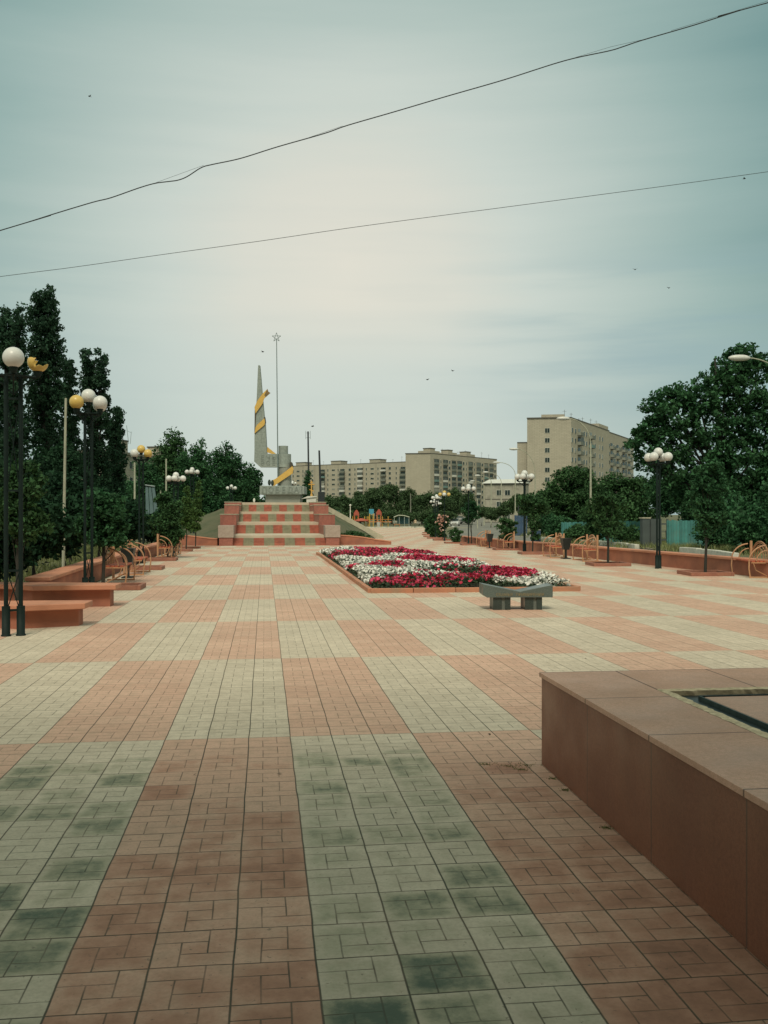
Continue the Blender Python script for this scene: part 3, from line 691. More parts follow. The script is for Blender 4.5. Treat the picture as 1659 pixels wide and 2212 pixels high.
for i, (y0, z0, z1, _, c) in enumerate(flights):
    n4 = 4; b = MB(); O = Vector((.85, 58.0, gz)); rh = (z1 - z0) / n4
    for k in range(n4):
        yy = y0 + k * .30
        b.box((XC - W2 - .85, yy - O.y, gz - .3 - O.z if k == 0 and i == 0 else z0 - .25 - O.z), (XC + W2 - .85, yy - O.y + .30 + (0 if k < n4 - 1 else .02), z0 + rh * (k + 1) - O.z))
    m = striped('striped_risers', (-W2 + .03) if i in (0, 1) else (-W2 + (.62 if i == 3 else .32)), .609, (.44, .135, .09), (.29, .275, .185))
    b.obj('flight', m, stair)
    yend = (flights[i + 1][0] if i < 3 else 96)
    b = MB(); b.box((XC - W2 - .85, y0 + .9 - .02 - O.y, z1 - .2 - O.z), (XC + W2 - .85, yend - O.y, z1 + .004 - O.z)); b.box((XC - W2 - .85 - .0, y0 + .885 - O.y, z1 - .03 - O.z), (XC + W2 - .85, y0 + .925 - O.y, z1 + .008 - O.z)); b.obj('landing', landm, stair)
gpale = mat('pale_pink_granite', (.40, .33, .28), (.33, .26, .22), scale=8, rough=.6)
gred = mat('brown_red_granite', (.36, .13, .095), (.28, .10, .075), scale=9, rough=.6, c3=(.22, .09, .07), s3=2)
copm = mat('pale_coping', (.50, .46, .35), (.38, .36, .27), scale=4)
for side in (-1, 1):
    xe = XC + side * W2
    for i, (y0, z0, z1, _, c) in enumerate(flights):
        zt = (.99, 1.68, 2.37, 2.66)[i]; wdt = (.80, 1.05, 1.05, 1.3)[i]; yb = (flights[i + 1][0] if i < 3 else 81.5)
        x0, x1 = (xe + .002, xe + wdt) if side > 0 else (xe - wdt, xe - .002)
        lab = ('left', 'right')[side > 0]
        t = thing('stair_pier', '%s-hand granite block beside the %s flight of the striped stairs' % (lab, ('lowest', 'second', 'third', 'top')[i]), 'pier', ((x0 + x1) / 2, y0 - .25, z0), group='granite blocks flanking the stairs')
        hw = (x1 - x0) / 2; zb = g(58) - z0 - .2 if i == 0 else -.6
        if i == 0:
            MB().box((-hw, 0, zb), (hw, yb - y0 - .01, .28 - z0 + .0)).obj('base_block', gred, t, bevel=.01)
            MB().box((-hw - .05, -.05, .281 - z0), (hw + .05, 1.6, zt - z0)).obj('pale_block', gpale, t, bevel=.012)
            MB().box((-hw, 1.602, .281 - z0), (hw, yb - y0 - .01, zt - z0 - .03)).obj('rear_block', gred, t)
        else:
            MB().box((-hw, 0, zb), (hw, yb - y0 - .01, zt - z0 - .05)).obj('base_block', gred, t, bevel=.01)
            MB().box((-hw - .03, -.03, zt - z0 - .049), (hw + .03, yb - y0 - .01, zt - z0)).obj('coping', copm, t, bevel=.01)
# grassy bank
def mound():
    b = MB(); vs = []; fs = []; ys = [59.3, 62, 66, 70, 74, 78, 80, 84, 90, 98, 104, 108]; nx = 20
    def top(y):
        if y < 80: return .30 + (y - 59.3) / 20.7 * 2.05
        if y < 98: return 2.42
        return 2.42 - (y - 98) / 10 * 3.0
    for s_ in (-1, 1):
        base = len(vs); wl = 6.4 if s_ < 0 else 5.0
        for y in ys:
            xi = XC + s_ * (W2 + .6)
            t = top(y) + (.0 if s_ < 0 else 0); gy = g(y) - .05
            k = max(.15, (y - 56) / 24) if y < 80 else 1
            for j in range(nx + 1):
                q = j / nx; x = xi + s_ * wl * min(k, 1.) * q if s_ > 0 else xi - (1.0 + wl * min(k, 1)) * q
                z = t + (gy - t) * (q ** 1.1) + random.uniform(-.04, .04) * (0 < j < nx)
                vs.append((x, y, z))
        for i in range(len(ys) - 1):
            for j in range(nx):
                a = base + i * (nx + 1) + j; fs.append((a, a + 1, a + nx + 2, a + nx + 1))
    b.add(vs, fs, 0, True)
    b.add([(XC - W2 - .6, 81, 2.40), (XC + W2 + .6, 81, 2.40), (XC + W2 + .6, 104, 2.40), (XC - W2 - .6, 104, 2.40)], [(0, 1, 2, 3)])
    o = b.obj('grassy_bank', mat('bank_grass', (.085, .095, .05), (.12, .115, .065), scale=1.2, rough=1, bump=.6, bscale=15, c3=(.05, .075, .032), s3=.5)); o['kind'] = 'structure'
mound()
# side stair with pale kerbs running down the right of the bank
sk = thing('bank_stair_kerbs', 'two pale stone kerbs with a path running down the right side of the bank', 'kerb', (4.9, 80, 2.3))
for k, (yy, h) in enumerate(((79.2, .22), (80.9, .26))):
    b = MB(); p0 = Vector((4.7, yy, 2.42)); p1 = Vector((9.7, yy, g(80) + .05)); O = Vector((4.9, 80, 2.3))
    b.add([p0 + Vector((0, 0, -.3)) - O, p1 + Vector((0, 0, -.3)) - O, p1 + Vector((0, .22, -.3)) - O, p0 + Vector((0, .22, -.3)) - O, p0 + Vector((0, 0, h * .6)) - O, p1 + Vector((0, 0, h * .6)) - O, p1 + Vector((0, .22, h * .6)) - O, p0 + Vector((0, .22, h * .6)) - O],
          [(0, 3, 2, 1), (4, 5, 6, 7), (0, 1, 5, 4), (1, 2, 6, 5), (2, 3, 7, 6), (3, 0, 4, 7)])
    b.obj('stone_kerb', copm, sk)

# ------------------------------------------------------------------ victory monument
MD = 88.
mon = thing('war_monument', 'grey concrete war monument with a bayonet shaped slab and yellow ribbon', 'monument', gat(612, MD)); mon.location.z = 2.42
mon.rotation_euler = (0, 0, -PSI)
mz = 2.42
conc = brick_material('weathered_concrete', (.325, .365, .335), (.28, .325, .30), (.20, .235, .215), 1.5, .95, .014, .3)
concd = mat('dark_concrete', (.22, .24, .215), (.27, .28, .25), scale=1.5, rough=.9)
rib = mat('yellow_ribbon', (.66, .42, .10), (.58, .36, .09), scale=2, rough=.7); ribd = mat('ribbon_back', (.10, .07, .04), (.06, .06, .05), rough=.9)
steel = mat('grey_steel', (.24, .29, .29), (.17, .22, .22), rough=.5, metal=.4)
def ml(px, py, y=0.):                           # local coordinates on the monument's front plane
    return Vector(((px - 612) / F * MD, y, HC + (HY - py) / F * MD - mz))
b = MB(); p0, p1 = ml(577, 1086), ml(651, 1069.2); b.box((p0.x, -1.3, -.15), (p1.x, 1.3, p1.z)); b.obj('pedestal_base', concd, mon, bevel=.02)
b = MB(); q0, q1 = ml(566, 1069), ml(655, 1050.5); b.box((q0.x, -1.7, q0.z), (q1.x, 1.6, q1.z)); ped = b.obj('inscription_block', conc, mon, bevel=.03)
for s_ in range(6):
    cx = q0.x + (q1.x - q0.x) * (.115 + .153 * s_)
    b = MB(); b.box((cx - .235, -1.735, q0.z + .1), (cx + .235, -1.701, q1.z - .1)); pn = b.obj('letter_panel', conc, ped)
    lm = text_mesh('relief_letter', 'ПОБЕДА'[s_], .66, mat('relief_shadow', (.17, .20, .185), (.22, .25, .23), scale=4), .02, .012)
    part('relief_letter', lm, ped, (cx, -1.757, (q0.z + q1.z) / 2), (R(90), 0, 0))
b = MB(); b.box((q1.x + .02, -1.6, q0.z + .05), (q1.x + .22, 1.5, q1.z - .03)); b.obj('side_wing', conc, mon, bevel=.03)
c0 = ml(615.5, 1050.5); c1 = ml(615.5, 1009.6); b = MB(); b.tube([(c0.x, 0, c0.z), (c1.x, 0, c1.z)], [.60, .58], 28); b.obj('lower_column', concd, mon)
c0 = ml(614, 1009.8); c1 = ml(614, 981.2); b = MB(); b.tube([(c0.x, 0, c0.z), (c1.x, 0, c1.z)], .62, 28); b.obj('column_sleeve', conc, mon)
c0 = ml(612, 981.2); c1 = ml(612, 963.5); b = MB(); b.tube([(c0.x, 0, c0.z), (c1.x, 0, c1.z)], .43, 24); b.obj('upper_column', conc, mon)
def zp(x, y): return ((780 + x / 3.813) * .6777, (1040 + y / 3.813) * .6777)
out = [(168, 480), (188, 480), (203, 640), (215, 800), (228, 940), (245, 1120), (256, 1200), (266, 1380), (275, 1553), (405, 1553), (405, 1716), (195, 1715), (120, 1645), (124, 1500), (124, 1340), (138, 1080), (152, 860)]
b = MB(); P2 = [ml(*zp(*p)) for p in out]
b.prism([(p.x, p.z) for p in P2], lambda x, z: (x, -.32, z), lambda x, z: (x, .20, z)); slab = b.obj('bayonet_slab', conc, mon, bevel=.012)
rl = mat('relief_shadow', (.17, .2, .18))
for row, word in ((0, 'ЕЧЬ'), (1, 'ВСЕ')):
    for k, ch in enumerate(word):
        p = ml(*zp(222 + k * 68, 1602 + row * 66)); me = text_mesh('slab_letter', ch, .55, rl, .012, .0)
        part('slab_letter', me, slab, (p.x, -.333, p.z), (R(90), 0, 0))
def ribbon(nm, poly, y0, y1, m=rib, par=mon):
    b = MB(); Q = [ml(*zp(*p)) for p in poly]; b.prism([(p.x, p.z) for p in Q], lambda x, z: (x, y0, z), lambda x, z: (x, y1, z)); return b.obj(nm, m, par)
ribbon('ribbon', [(124, 1310), (140, 1235), (158, 1203), (245, 1125), (254, 1170), (246, 1205), (128, 1306)], -.44, -.36)
ribbon('ribbon', [(140, 1065), (225, 945), (243, 885), (300, 835), (296, 812), (278, 775), (228, 822), (160, 915), (126, 992)], -.46, -.38)
ribbon('ribbon_tip', [(278, 775), (284, 768), (294, 800), (320, 818), (300, 835), (262, 868), (246, 845)], -.465, -.40, mat('ribbon_shade', (.25, .15, .06), (.16, .12, .06), scale=3))
ribbon('ribbon', [(273, 1532), (279, 1468), (384, 1553), (332, 1553)], -.20, -.12)
ribbon('ribbon', [(342, 1876), (385, 1858), (588, 1705), (602, 1740), (592, 1792), (392, 1925), (360, 1955)], -.74, -.64)
for pl_ in ([(124, 1310), (131, 1280), (145, 1060), (128, 1010)], [(246, 1205), (256, 1170), (248, 1105), (238, 1110)]): ribbon('ribbon_back_edge', pl_, -.355, .30, ribd)
ribbon('ribbon_end', [(562, 1655), (575, 1655), (586, 1690), (588, 1706), (565, 1722)], -.635, .45, ribd)
s0, s1 = ml(602.3, 1050), ml(599.2, 735); b = MB(); b.tube([(s0.x, -.66, s0.z), (s1.x - .0, -.66, s1.z)], [.055, .035], 8); mast = b.obj('star_mast', steel, mon)
c = ml(599, 731.5); b = MB(); sp = [Vector((c.x + .42 * math.sin(k * R(144)), -.66, c.z + .42 * math.cos(k * R(144)))) for k in range(5)]
for k in range(5): b.tube([sp[k], sp[(k + 1) % 5]], .024, 6)
b.obj('star', steel, mast)
for k in range(3):
    p = ml(585.5 + k * 6.5, 1050); b = MB(); b.sphere((p.x, -1.3, p.z + .28 - .04 * k), .17, 10, 8, sc=(.8, .6, 1.6)); 
    if k < 2: tag(b.obj('wreath', mat('dark_wreath', (.02, .035, .03), (.035, .05, .04), scale=20), None), ('left' if k == 0 else 'right') + ' dark upright wreath leaning on the monument block', 'wreath', 'wreaths on the monument block').matrix_world = mon.matrix_basis.copy() if False else Matrix.Translation(mon.location) @ Matrix.Rotation(-PSI, 4, 'Z')

# cross on a white block
cp = gat(673, 86.5); wm = mat('white_wash', (.66, .65, .60), (.55, .55, .5), scale=3); gold = mat('golden_paint', (.60, .34, .08), (.5, .28, .07), rough=.45)
t = thing('memorial_cross', 'golden Orthodox cross on a white block right of the monument', 'cross', (cp.x, cp.y, 2.42), -PSI)
b = MB(); b.box((-.42, -.4, 0), (.42, .4, .72)); b.obj('white_block', wm, t, bevel=.02)
b = MB(); b.prism([(-.85, .62), (.5, .78), (.5, .86), (-.3, .86)], lambda x, z: (x, -.5, z), lambda x, z: (x, .5, z)); b.obj('slanted_top', wm, t)
b = MB(); b.box((-.05, -.05, .86), (.05, .05, 2.25)); b.box((-.27, -.045, 1.86), (.27, .045, 1.95)); b.box((-.13, -.046, 2.06), (.13, .046, 2.13)); b.box((-.2, -.044, 1.35), (.2, .044, 1.43), M=Matrix.Translation((0, 0, 1.39)) @ Matrix.Rotation(R(20), 4, 'Y') @ Matrix.Translation((0, 0, -1.39)))
b.prism([(-.12, .86), (.12, .86), (.05, 1.1), (-.05, 1.1)], lambda x, z: (x, -.08, z), lambda x, z: (x, .08, z)); b.obj('cross', gold, t)
# two dark tall masts
dkm = mat('tarred_pole', (.02, .03, .035), (.035, .04, .045), rough=.8)
p = gat(668, 95); t = thing('antenna_mast', 'dark tall mast with small antenna frames at its top behind the monument', 'mast', (p.x, p.y, 1.8)); top = at(665.4, 932, 95) - Vector((p.x, p.y, 1.8))
b = MB(); b.tube([(0, 0, -1), top], [.10, .075], 8); b.obj('pole', dkm, t)
b = MB()
for s_ in (-1, 1):
    b.tube([top + Vector((s_ * .22, 0, -.75)), top + Vector((s_ * .22, 0, .05))], .018, 5); b.tube([top + Vector((0, 0, -.15)), top + Vector((s_ * .22, 0, -.15))], .014, 5); b.tube([top + Vector((0, 0, -.6)), top + Vector((s_ * .22, 0, -.6))], .014, 5)
b.obj('antenna', steel, t)
p = gat(694, 92); t = thing('dark_mast', 'dark bare mast thickening at its foot, right of the white block', 'mast', (p.x, p.y, 1.8)); top = at(689.5, 973, 92) - Vector((p.x, p.y, 1.8))
b = MB(); b.tube([(0, 0, -1), top * .5, top], [.11, .10, .085], 8); b.obj('pole', dkm, t)
b = MB(); b.box((-.30, -.2, -1), (.30, .2, 2.0)); b.obj('foot', dkm, t, bevel=.04)
# small floodlights
for (px, py, d, l) in ((549, 1083, 80, 'small white floodlight above the stairs, left of the monument'), (489, 1100, 71, 'small white floodlight on the left granite block')):
    q = at(px, py, d); t = thing('floodlight', l, 'floodlight', (q.x, q.y, q.z - .35))
    MB().tube([(0, 0, 0), (0, 0, .32)], .02, 6).obj('stem', steel, t)
    b = MB(); b.sphere((0, 0, .42), .13, 10, 8, sc=(.7, .6, 1.5)); b.obj('lamp_head', wm, t)

# ------------------------------------------------------------------ apartment buildings
WB = brick_material('silicate_brick', (.45, .415, .33), (.40, .37, .295), (.31, .285, .225), 1.0, .4, .04)
WBG = brick_material('silicate_brick_grey', (.37, .35, .285), (.32, .305, .25), (.26, .25, .20), 1.0, .4, .04)
glass = mat('dark_window_glass', (.015, .03, .03), (.05, .075, .07), rough=.25, scale=.7, spec=.3)
frm = mat('white_window_frame', (.55, .56, .50), (.42, .43, .38), scale=.8)
roofm = mat('roof_edge', (.07, .07, .06), (.11, .10, .085), scale=2)
balm = mat('balcony_panel', (.20, .215, .18), (.14, .155, .13), scale=.7, island=.3); balw = mat('white_balcony_panel', (.62, .62, .56), (.5, .5, .46), scale=1)
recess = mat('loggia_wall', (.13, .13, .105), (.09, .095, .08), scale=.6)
blue_bal = mat('teal_balcony_panel', (.16, .27, .25), (.12, .2, .19), scale=1)
def win_mesh(w, h, nm):
    b = MB(); b.box((-w / 2, -.10, 0), (w / 2, .02, h), 0); b.box((-w / 2 + .09, -.13, .09), (-.04, -.101, h - .09), 1); b.box((.04, -.13, .09), (w / 2 - .09, -.101, h - .09), 1); return b.mesh(nm, [frm, glass])
WM = {'std': win_mesh(1.5, 1.5, 'window_std'), 'nar': win_mesh(.8, 1.5, 'window_narrow'), 'wide': win_mesh(2.3, 1.0, 'window_wide')}
def bal_mesh(w, top_glazed, m, nm):
    b = MB(); b.box((-w / 2, -1.1, -.12), (w / 2, 0, 0), 0); b.box((-w / 2, -1.1, .001), (w / 2, -1.02, 1.0), 1); b.box((-w / 2, -1.02, .001), (-w / 2 + .08, 0, 1.0), 1); b.box((w / 2 - .08, -1.02, .001), (w / 2, 0, 1.0), 1)
    b.box((-w / 2 + .1, -.14, .05), (-w / 2 + 1.0, -.02, 2.1), 2); b.box((-w / 2 + 1.2, -.14, .7), (w / 2 - .3, -.02, 2.1), 2)
    if top_glazed:
        b.box((-w / 2, -1.09, 1.001), (w / 2, -1.04, 2.35), 3)
        for k in range(5):
            x = -w / 2 + w * k / 4; b.box((x - .05, -1.12, 1.001), (x + .05, -1.091, 2.35), 1)
        b.box((-w / 2, -1.12, 2.351), (w / 2, 0, 2.5), 1)
    return b.mesh(nm, [roofm, m, glass, glass])
BALS = [bal_mesh(3.4, False, balm, 'balcony_open'), bal_mesh(3.4, True, balm, 'balcony_glazed'), bal_mesh(3.4, True, balw, 'balcony_white_glazed'), bal_mesh(3.4, False, balw, 'balcony_white'), bal_mesh(3.4, False, blue_bal, 'balcony_teal')]
def loggia_mesh(w, m, nm, gl=False):
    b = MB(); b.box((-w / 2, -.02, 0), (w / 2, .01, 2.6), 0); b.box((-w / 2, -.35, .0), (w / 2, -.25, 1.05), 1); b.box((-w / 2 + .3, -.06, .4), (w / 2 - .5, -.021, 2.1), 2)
    if gl: b.box((-w / 2, -.33, 1.051), (w / 2, -.28, 2.4), 2); [b.box((-w / 2 + w * k / 4 - .05, -.36, 1.051), (-w / 2 + w * k / 4 + .05, -.331, 2.4), 3) for k in range(5)]
    for s_ in (-1, 1): b.box((s_ * w / 2 - .1, -.45, 0), (s_ * w / 2 + .1, 0, 2.75), 4)
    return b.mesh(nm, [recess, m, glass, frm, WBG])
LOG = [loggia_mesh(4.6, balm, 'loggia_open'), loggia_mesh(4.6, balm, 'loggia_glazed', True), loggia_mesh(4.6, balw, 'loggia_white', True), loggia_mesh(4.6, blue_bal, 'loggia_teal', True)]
class Bld:
    def __init__(s, name, label, A, B, C, ztop, m=WB, cat='apartment building', z0=None):
        s.A, s.B, s.C = Vector(A), Vector(B), Vector(C); s.D = s.A + (s.C - s.B); s.z0 = g(s.A.y) - .5 if z0 is None else z0; s.zt = ztop
        s.o = thing(name, label, cat, (s.A.x, s.A.y, s.z0)); s.m = m; s.cnt = {}; s.over = {}
        O = s.o.location
        q = [(p.x - O.x, p.y - O.y) for p in (s.A, s.B, s.C, s.D)]
        MB().prism(q, lambda x, y: (x, y, -2), lambda x, y: (x, y, ztop - s.z0)).obj('wall', m, s.o)
        cx = sum(p[0] for p in q) / 4; cy = sum(p[1] for p in q) / 4; q2 = [((x - cx) * 1.01 + cx, (y - cy) * 1.01 + cy) for x, y in q]
        s.roof = MB().prism(q2, lambda x, y: (x, y, ztop - s.z0 + .002), lambda x, y: (x, y, ztop - s.z0 + .35)).obj('roof_edge', roofm, s.o)
    def place(s, nm, me, P, Q, u, z, sc=None):
        """u metres along P->Q, facing outwards (right-hand side)"""
        d = (Q - P); d.z = 0; d.normalize(); p = P + d * u; O = s.o.location
        s.cnt[nm] = s.cnt.get(nm, 0) + 1
        ang = math.atan2(d.y, d.x)
        if s.cnt[nm] > 98:
            s.over.setdefault(nm, []).append((me, Matrix.Translation(Vector((p.x - O.x, p.y - O.y, z - s.z0))) @ Matrix.Rotation(ang, 4, 'Z'))); return
        return part(nm, me, s.o, (p.x - O.x, p.y - O.y, z - s.z0), (0, 0, ang), sc)
    def finish(s):
        for nm, lst in s.over.items():
            b = MB(); mats = []
            for me, M in lst:
                off = []
                for mm in me.materials:
                    if mm not in mats: mats.append(mm)
                    off.append(mats.index(mm))
                base = len(b.v); b.v += [tuple(M @ v.co) for v in me.vertices]
                for p in me.polygons: b.f.append(tuple(base + i for i in p.vertices)); b.m.append(off[p.material_index]); b.sm.append(False)
            o = b.obj(nm, mats, s.o); o['kind'] = 'stuff'
    def box(s, nm, P, Q, u0, u1, v0, v1, z0, z1, m):
        d = (Q - P); d.z = 0; d.normalize(); w = Vector((-d.y, d.x, 0)); O = Vector(s.o.location)
        q = [P + d * u0 + w * v0, P + d * u1 + w * v0, P + d * u1 + w * v1, P + d * u0 + w * v1]
        return MB().prism([(a.x - O.x, a.y - O.y) for a in q], lambda x, y: (x, y, z0 - s.z0), lambda x, y: (x, y, z1 - s.z0)).obj(nm, m, s.o)
rb = random.Random(3)
# block 1: long, behind the monument
A, B = at(630, 0, 575), at(878, 0, 527); n_ = (B - A).normalized(); C = B + Vector((-n_.y, n_.x, 0)) * 13; ZT = 30.2
B1 = Bld('apartment_building', 'long nine-storey tan apartment block behind the monument', (A.x, A.y, 0), (B.x, B.y, 0), (C.x, C.y, 0), ZT)
Lb = (B1.B - B1.A).length; f1 = Lb / 1535.
fl = [ZT - 1.9 - 2.72 * (k + 1) for k in range(9)]
for zx in (100, 595, 1110):
    u = (zx - 5) * f1; B1.box('roof_tower', B1.A, B1.B, u - 2.6, u + 4.6, 1, 7, ZT, ZT + 2.1, WB); B1.box('tower_roof', B1.A, B1.B, u - 2.8, u + 4.8, .8, 7.2, ZT + 2.1, ZT + 2.4, roofm)
    for z in fl: B1.place('window', WM['wide'], B1.A, B1.B, u, z + 1.1)
for zx in (235, 450, 720, 960, 1255, 1500):
    for k, z in enumerate(fl):
        me = BALS[rb.choices([0, 1, 2, 3, 4], [6, 2, 1.2, .8, .5])[0]]
        if zx == 960 and k in (0, 1, 3, 4): me = BALS[2]
        if zx in (450, 720) and k == 4: me = BALS[2]
        B1.place('balcony', me, B1.A, B1.B, (zx - 5) * f1, z)
for zx in (30, 170, 305, 520, 660, 815, 885, 1035, 1185, 1335, 1415):
    for z in fl: B1.place('window', WM['std' if zx in (815, 1335, 305) else 'nar'], B1.A, B1.B, (zx - 5) * f1, z + .8)
B1.finish()
# block 2: blank end wall, long side running back to the right
A, B, C = at(876, 0, 458), at(929.5, 0, 456), at(1073, 0, 506); ZT = 30.3
B2 = Bld('apartment_building', 'nine-storey tan block with a blank end wall and cluttered loggias, in the middle', (A.x, A.y, 0), (B.x, B.y, 0), (C.x, C.y, 0), ZT)
Lb = (B2.C - B2.B).length; fl = [ZT - 2.1 - 2.75 * (k + 1) for k in range(9)]
u = 2.6; i = 0; pat = ['L', 'n', 'L', 's', 'L', 'L', 's', 'n']
while u < Lb - 2:
    c = pat[i % 8]; i += 1
    for k, z in enumerate(fl):
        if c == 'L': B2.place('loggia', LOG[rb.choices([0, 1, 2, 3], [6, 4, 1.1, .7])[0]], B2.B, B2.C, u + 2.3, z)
        else: B2.place('window', WM['std' if c == 's' else 'nar'], B2.B, B2.C, u + 1.2, z + .8)
    u += 5.1 if c == 'L' else 2.6
for u in (1.5, 17, 34): 
    B2.box('roof_tower', B2.B, B2.C, u, u + 8, 1, 8, ZT, ZT + 1.6, WB); B2.box('roof_tower', B2.B, B2.C, u + 1.5, u + 5.5, 2, 6, ZT + 1.6, ZT + 2.7, WB)
    B2.box('tower_roof', B2.B, B2.C, u + 1.3, u + 5.7, 1.8, 6.2, ZT + 2.7, ZT + 3.0, roofm)
B2.finish()
# block 3: tall on the right
A, B, C = at(1138.7, 0, 291), at(1233.6, 0, 289), at(1316, 0, 335); ZT = ht(904, 290)
B3 = Bld('apartment_building', 'tall tan block on the right with one window column in its end wall', (A.x, A.y, 0), (B.x, B.y, 0), (C.x, C.y, 0), ZT)
fl = [ZT - 1.6 - 2.93 * (k + 1) for k in range(9)]; uu = (1744 / 1. * .6777 - 1138.7) / F * 290
for z in fl: B3.place('window', WM['std'], B3.A, B3.B, 5.95, z + .2)
B3.box('roof_tower', B3.A, B3.B, 4.2, 11, 1, 9, ZT, ZT + 1.3, WB)
Lb = (B3.C - B3.B).length
for z in fl:
    for u in (1.2, 4.9, 15.4, 18.5, 30, 36.5, 40.5):
        if u < Lb - 1: B3.place('window', WM['std'], B3.B, B3.C, u, z + .3)
    for u in (9.4, 24.0):
        B3.place('balcony', BALS[rb.choices([0, 1, 4], [6, 2, 1])[0]], B3.B, B3.C, u, z)
B3.box('roof_tower', B3.B, B3.C, Lb - 14, Lb - .3, .3, 8, ZT, ZT + 1.6, WB)
B3.finish()
P, Q = B3.A, B3.B; dd = (Q - P).normalized(); wv = (B3.C - B3.B).normalized()
A = P - dd * 3.7 + wv * 2.5; B = P + wv * 2.5 - dd * .01; C = B + wv * 14
Bw = Bld('apartment_wing', 'lower blank tan wing attached left of the tall right block', A, B, C, ht(957, 293))
d2 = (B3.C - B3.B).normalized(); A = B3.C + Vector((0, 0, 0)) + d2 * .05 + Vector((d2.y, -d2.x, 0)) * -1.6
dn = Vector((-d2.y, d2.x, 0)); Bp = A; Cp = Bp + d2 * 50; Ap = Bp + dn * 12
B3b = Bld('apartment_building', 'second section of the tall right block, half hidden by the big tree', Ap, Bp, Cp, ZT + .2)
fl = [ZT - 2.5 - 2.93 * (k + 1) for k in range(9)]
for z in fl:
    for u in (4.5, 7.0, 14.0, 17.5, 24, 27, 34, 37.5, 44, 47): B3b.place('window', WM['std'], B3b.B, B3b.C, u, z + .3)
    B3b.place('balcony', BALS[rb.choices([0, 1, 4], [6, 2, 1])[0]], B3b.B, B3b.C, 10.7, z)
    B3b.place('balcony', BALS[0], B3b.B, B3b.C, 20.8, z); B3b.place('balcony', BALS[1], B3b.B, B3b.C, 30.8, z); B3b.place('balcony', BALS[0], B3b.B, B3b.C, 41, z)
B3b.finish()
Ap = B3b.D + d2 * .1 - dn * 6; Bp = Ap - dn * 0.01; A3 = B3b.C + d2 * .1 + dn * 5; 
B3c = Bld('apartment_building', 'far lower end of the tall right block, seen beneath the big tree', A3 + dn * 12, A3, A3 + d2 * 16, ZT - 2)
for z in fl:
    for u in (3, 7, 11): B3c.place('window', WM['std'], B3c.B, B3c.C, u, z - .3)
for B_, P_, Q_ in ((B1, B1.A, B1.B), (B2, B2.B, B2.C), (B3, B3.B, B3.C)):
    L_ = (Q_ - P_).length; d_ = (Q_ - P_).normalized()
    for k in range(9):
        p = P_ + d_ * (L_ * (k + .5 + rb.uniform(-.3, .3)) / 9) + Vector((-d_.y, d_.x, 0)) * 4 - Vector(B_.o.location); hh = rb.uniform(1.6, 3.6)
        q = MB(); zb_ = B_.zt - B_.z0 + .3
        if k % 3: q.tube([(p.x, p.y, zb_), (p.x, p.y, zb_ + hh)], .06, 4); q.tube([(p.x - .6, p.y, zb_ + hh * .85), (p.x + .6, p.y, zb_ + hh * .85)], .04, 4); q.obj('roof_aerial', roofm, B_.o)
        else: q.box((p.x - .7, p.y - .7, zb_), (p.x + .7, p.y + .7, zb_ + .8)); q.obj('vent_box', roofm, B_.o)
# small grey building with white roof
A, B = at(1045, 0, 262), at(1131, 0, 259); n_ = (B - A).normalized(); C = B + Vector((-n_.y, n_.x, 0)) * 10
grb = mat('grey_block_wall', (.36, .345, .28), (.29, .28, .23), scale=1.5, c3=(.23, .22, .18), s3=.8, bump=.3)
B4 = Bld('office_building', 'small grey three-storey building with a pale metal roof', (A.x, A.y, 0), (B.x, B.y, 0), (C.x, C.y, 0), ht(1047, 261), m=grb, cat='building')
zt4 = B4.zt; roofw = mat('pale_metal_roof', (.66, .66, .60), (.58, .58, .53), scale=1, rough=.5)
d4 = (B4.B - B4.A).normalized(); w4 = Vector((-d4.y, d4.x, 0)); O = Vector(B4.o.location); L4 = (B4.B - B4.A).length
q = [B4.A - d4 * .5 - w4 * .6, B4.A + d4 * 1.0 + w4 * 5, B4.A + w4 * 10.6 - d4 * .5]
def rp(p, z): return Vector((p.x - O.x, p.y - O.y, z - B4.z0))
E0, E1 = B4.A - d4 * .5 - w4 * .6, B4.B + d4 * .5 - w4 * .6; R0, R1 = B4.A + d4 * .6 + w4 * 5, B4.B + d4 * .5 + w4 * 5; F0, F1 = B4.A - d4 * .5 + w4 * 10.6, B4.B + d4 * .5 + w4 * 10.6
MB().add([rp(E0, zt4 + .36), rp(E1, zt4 + .36), rp(R1, zt4 + 1.6), rp(R0, zt4 + 1.6), rp(F1, zt4 + .36), rp(F0, zt4 + .36)], [(0, 1, 2, 3), (3, 2, 4, 5), (0, 3, 5), (1, 4, 2), (0, 5, 4, 1)]).obj('pitched_roof', roofw, B4.o)
for k in range(3):
    for u in (5.8, 9.4): B4.place('window', WM['std'], B4.A, B4.B, u * L4 / 10.7 * .62 + .6, zt4 - 2.9 - 3.1 * k)
    B4.box('wall_band', B4.A, B4.B, .02, L4 - .02, -.06, 0, zt4 - 4.0 - 3.1 * k, zt4 - 3.8 - 3.1 * k, roofm)
for u in (0.05, L4 * .42, L4 * .74): B4.box('wall_pier', B4.A, B4.B, u, u + .35, -.12, 0, -1, zt4, WBG)
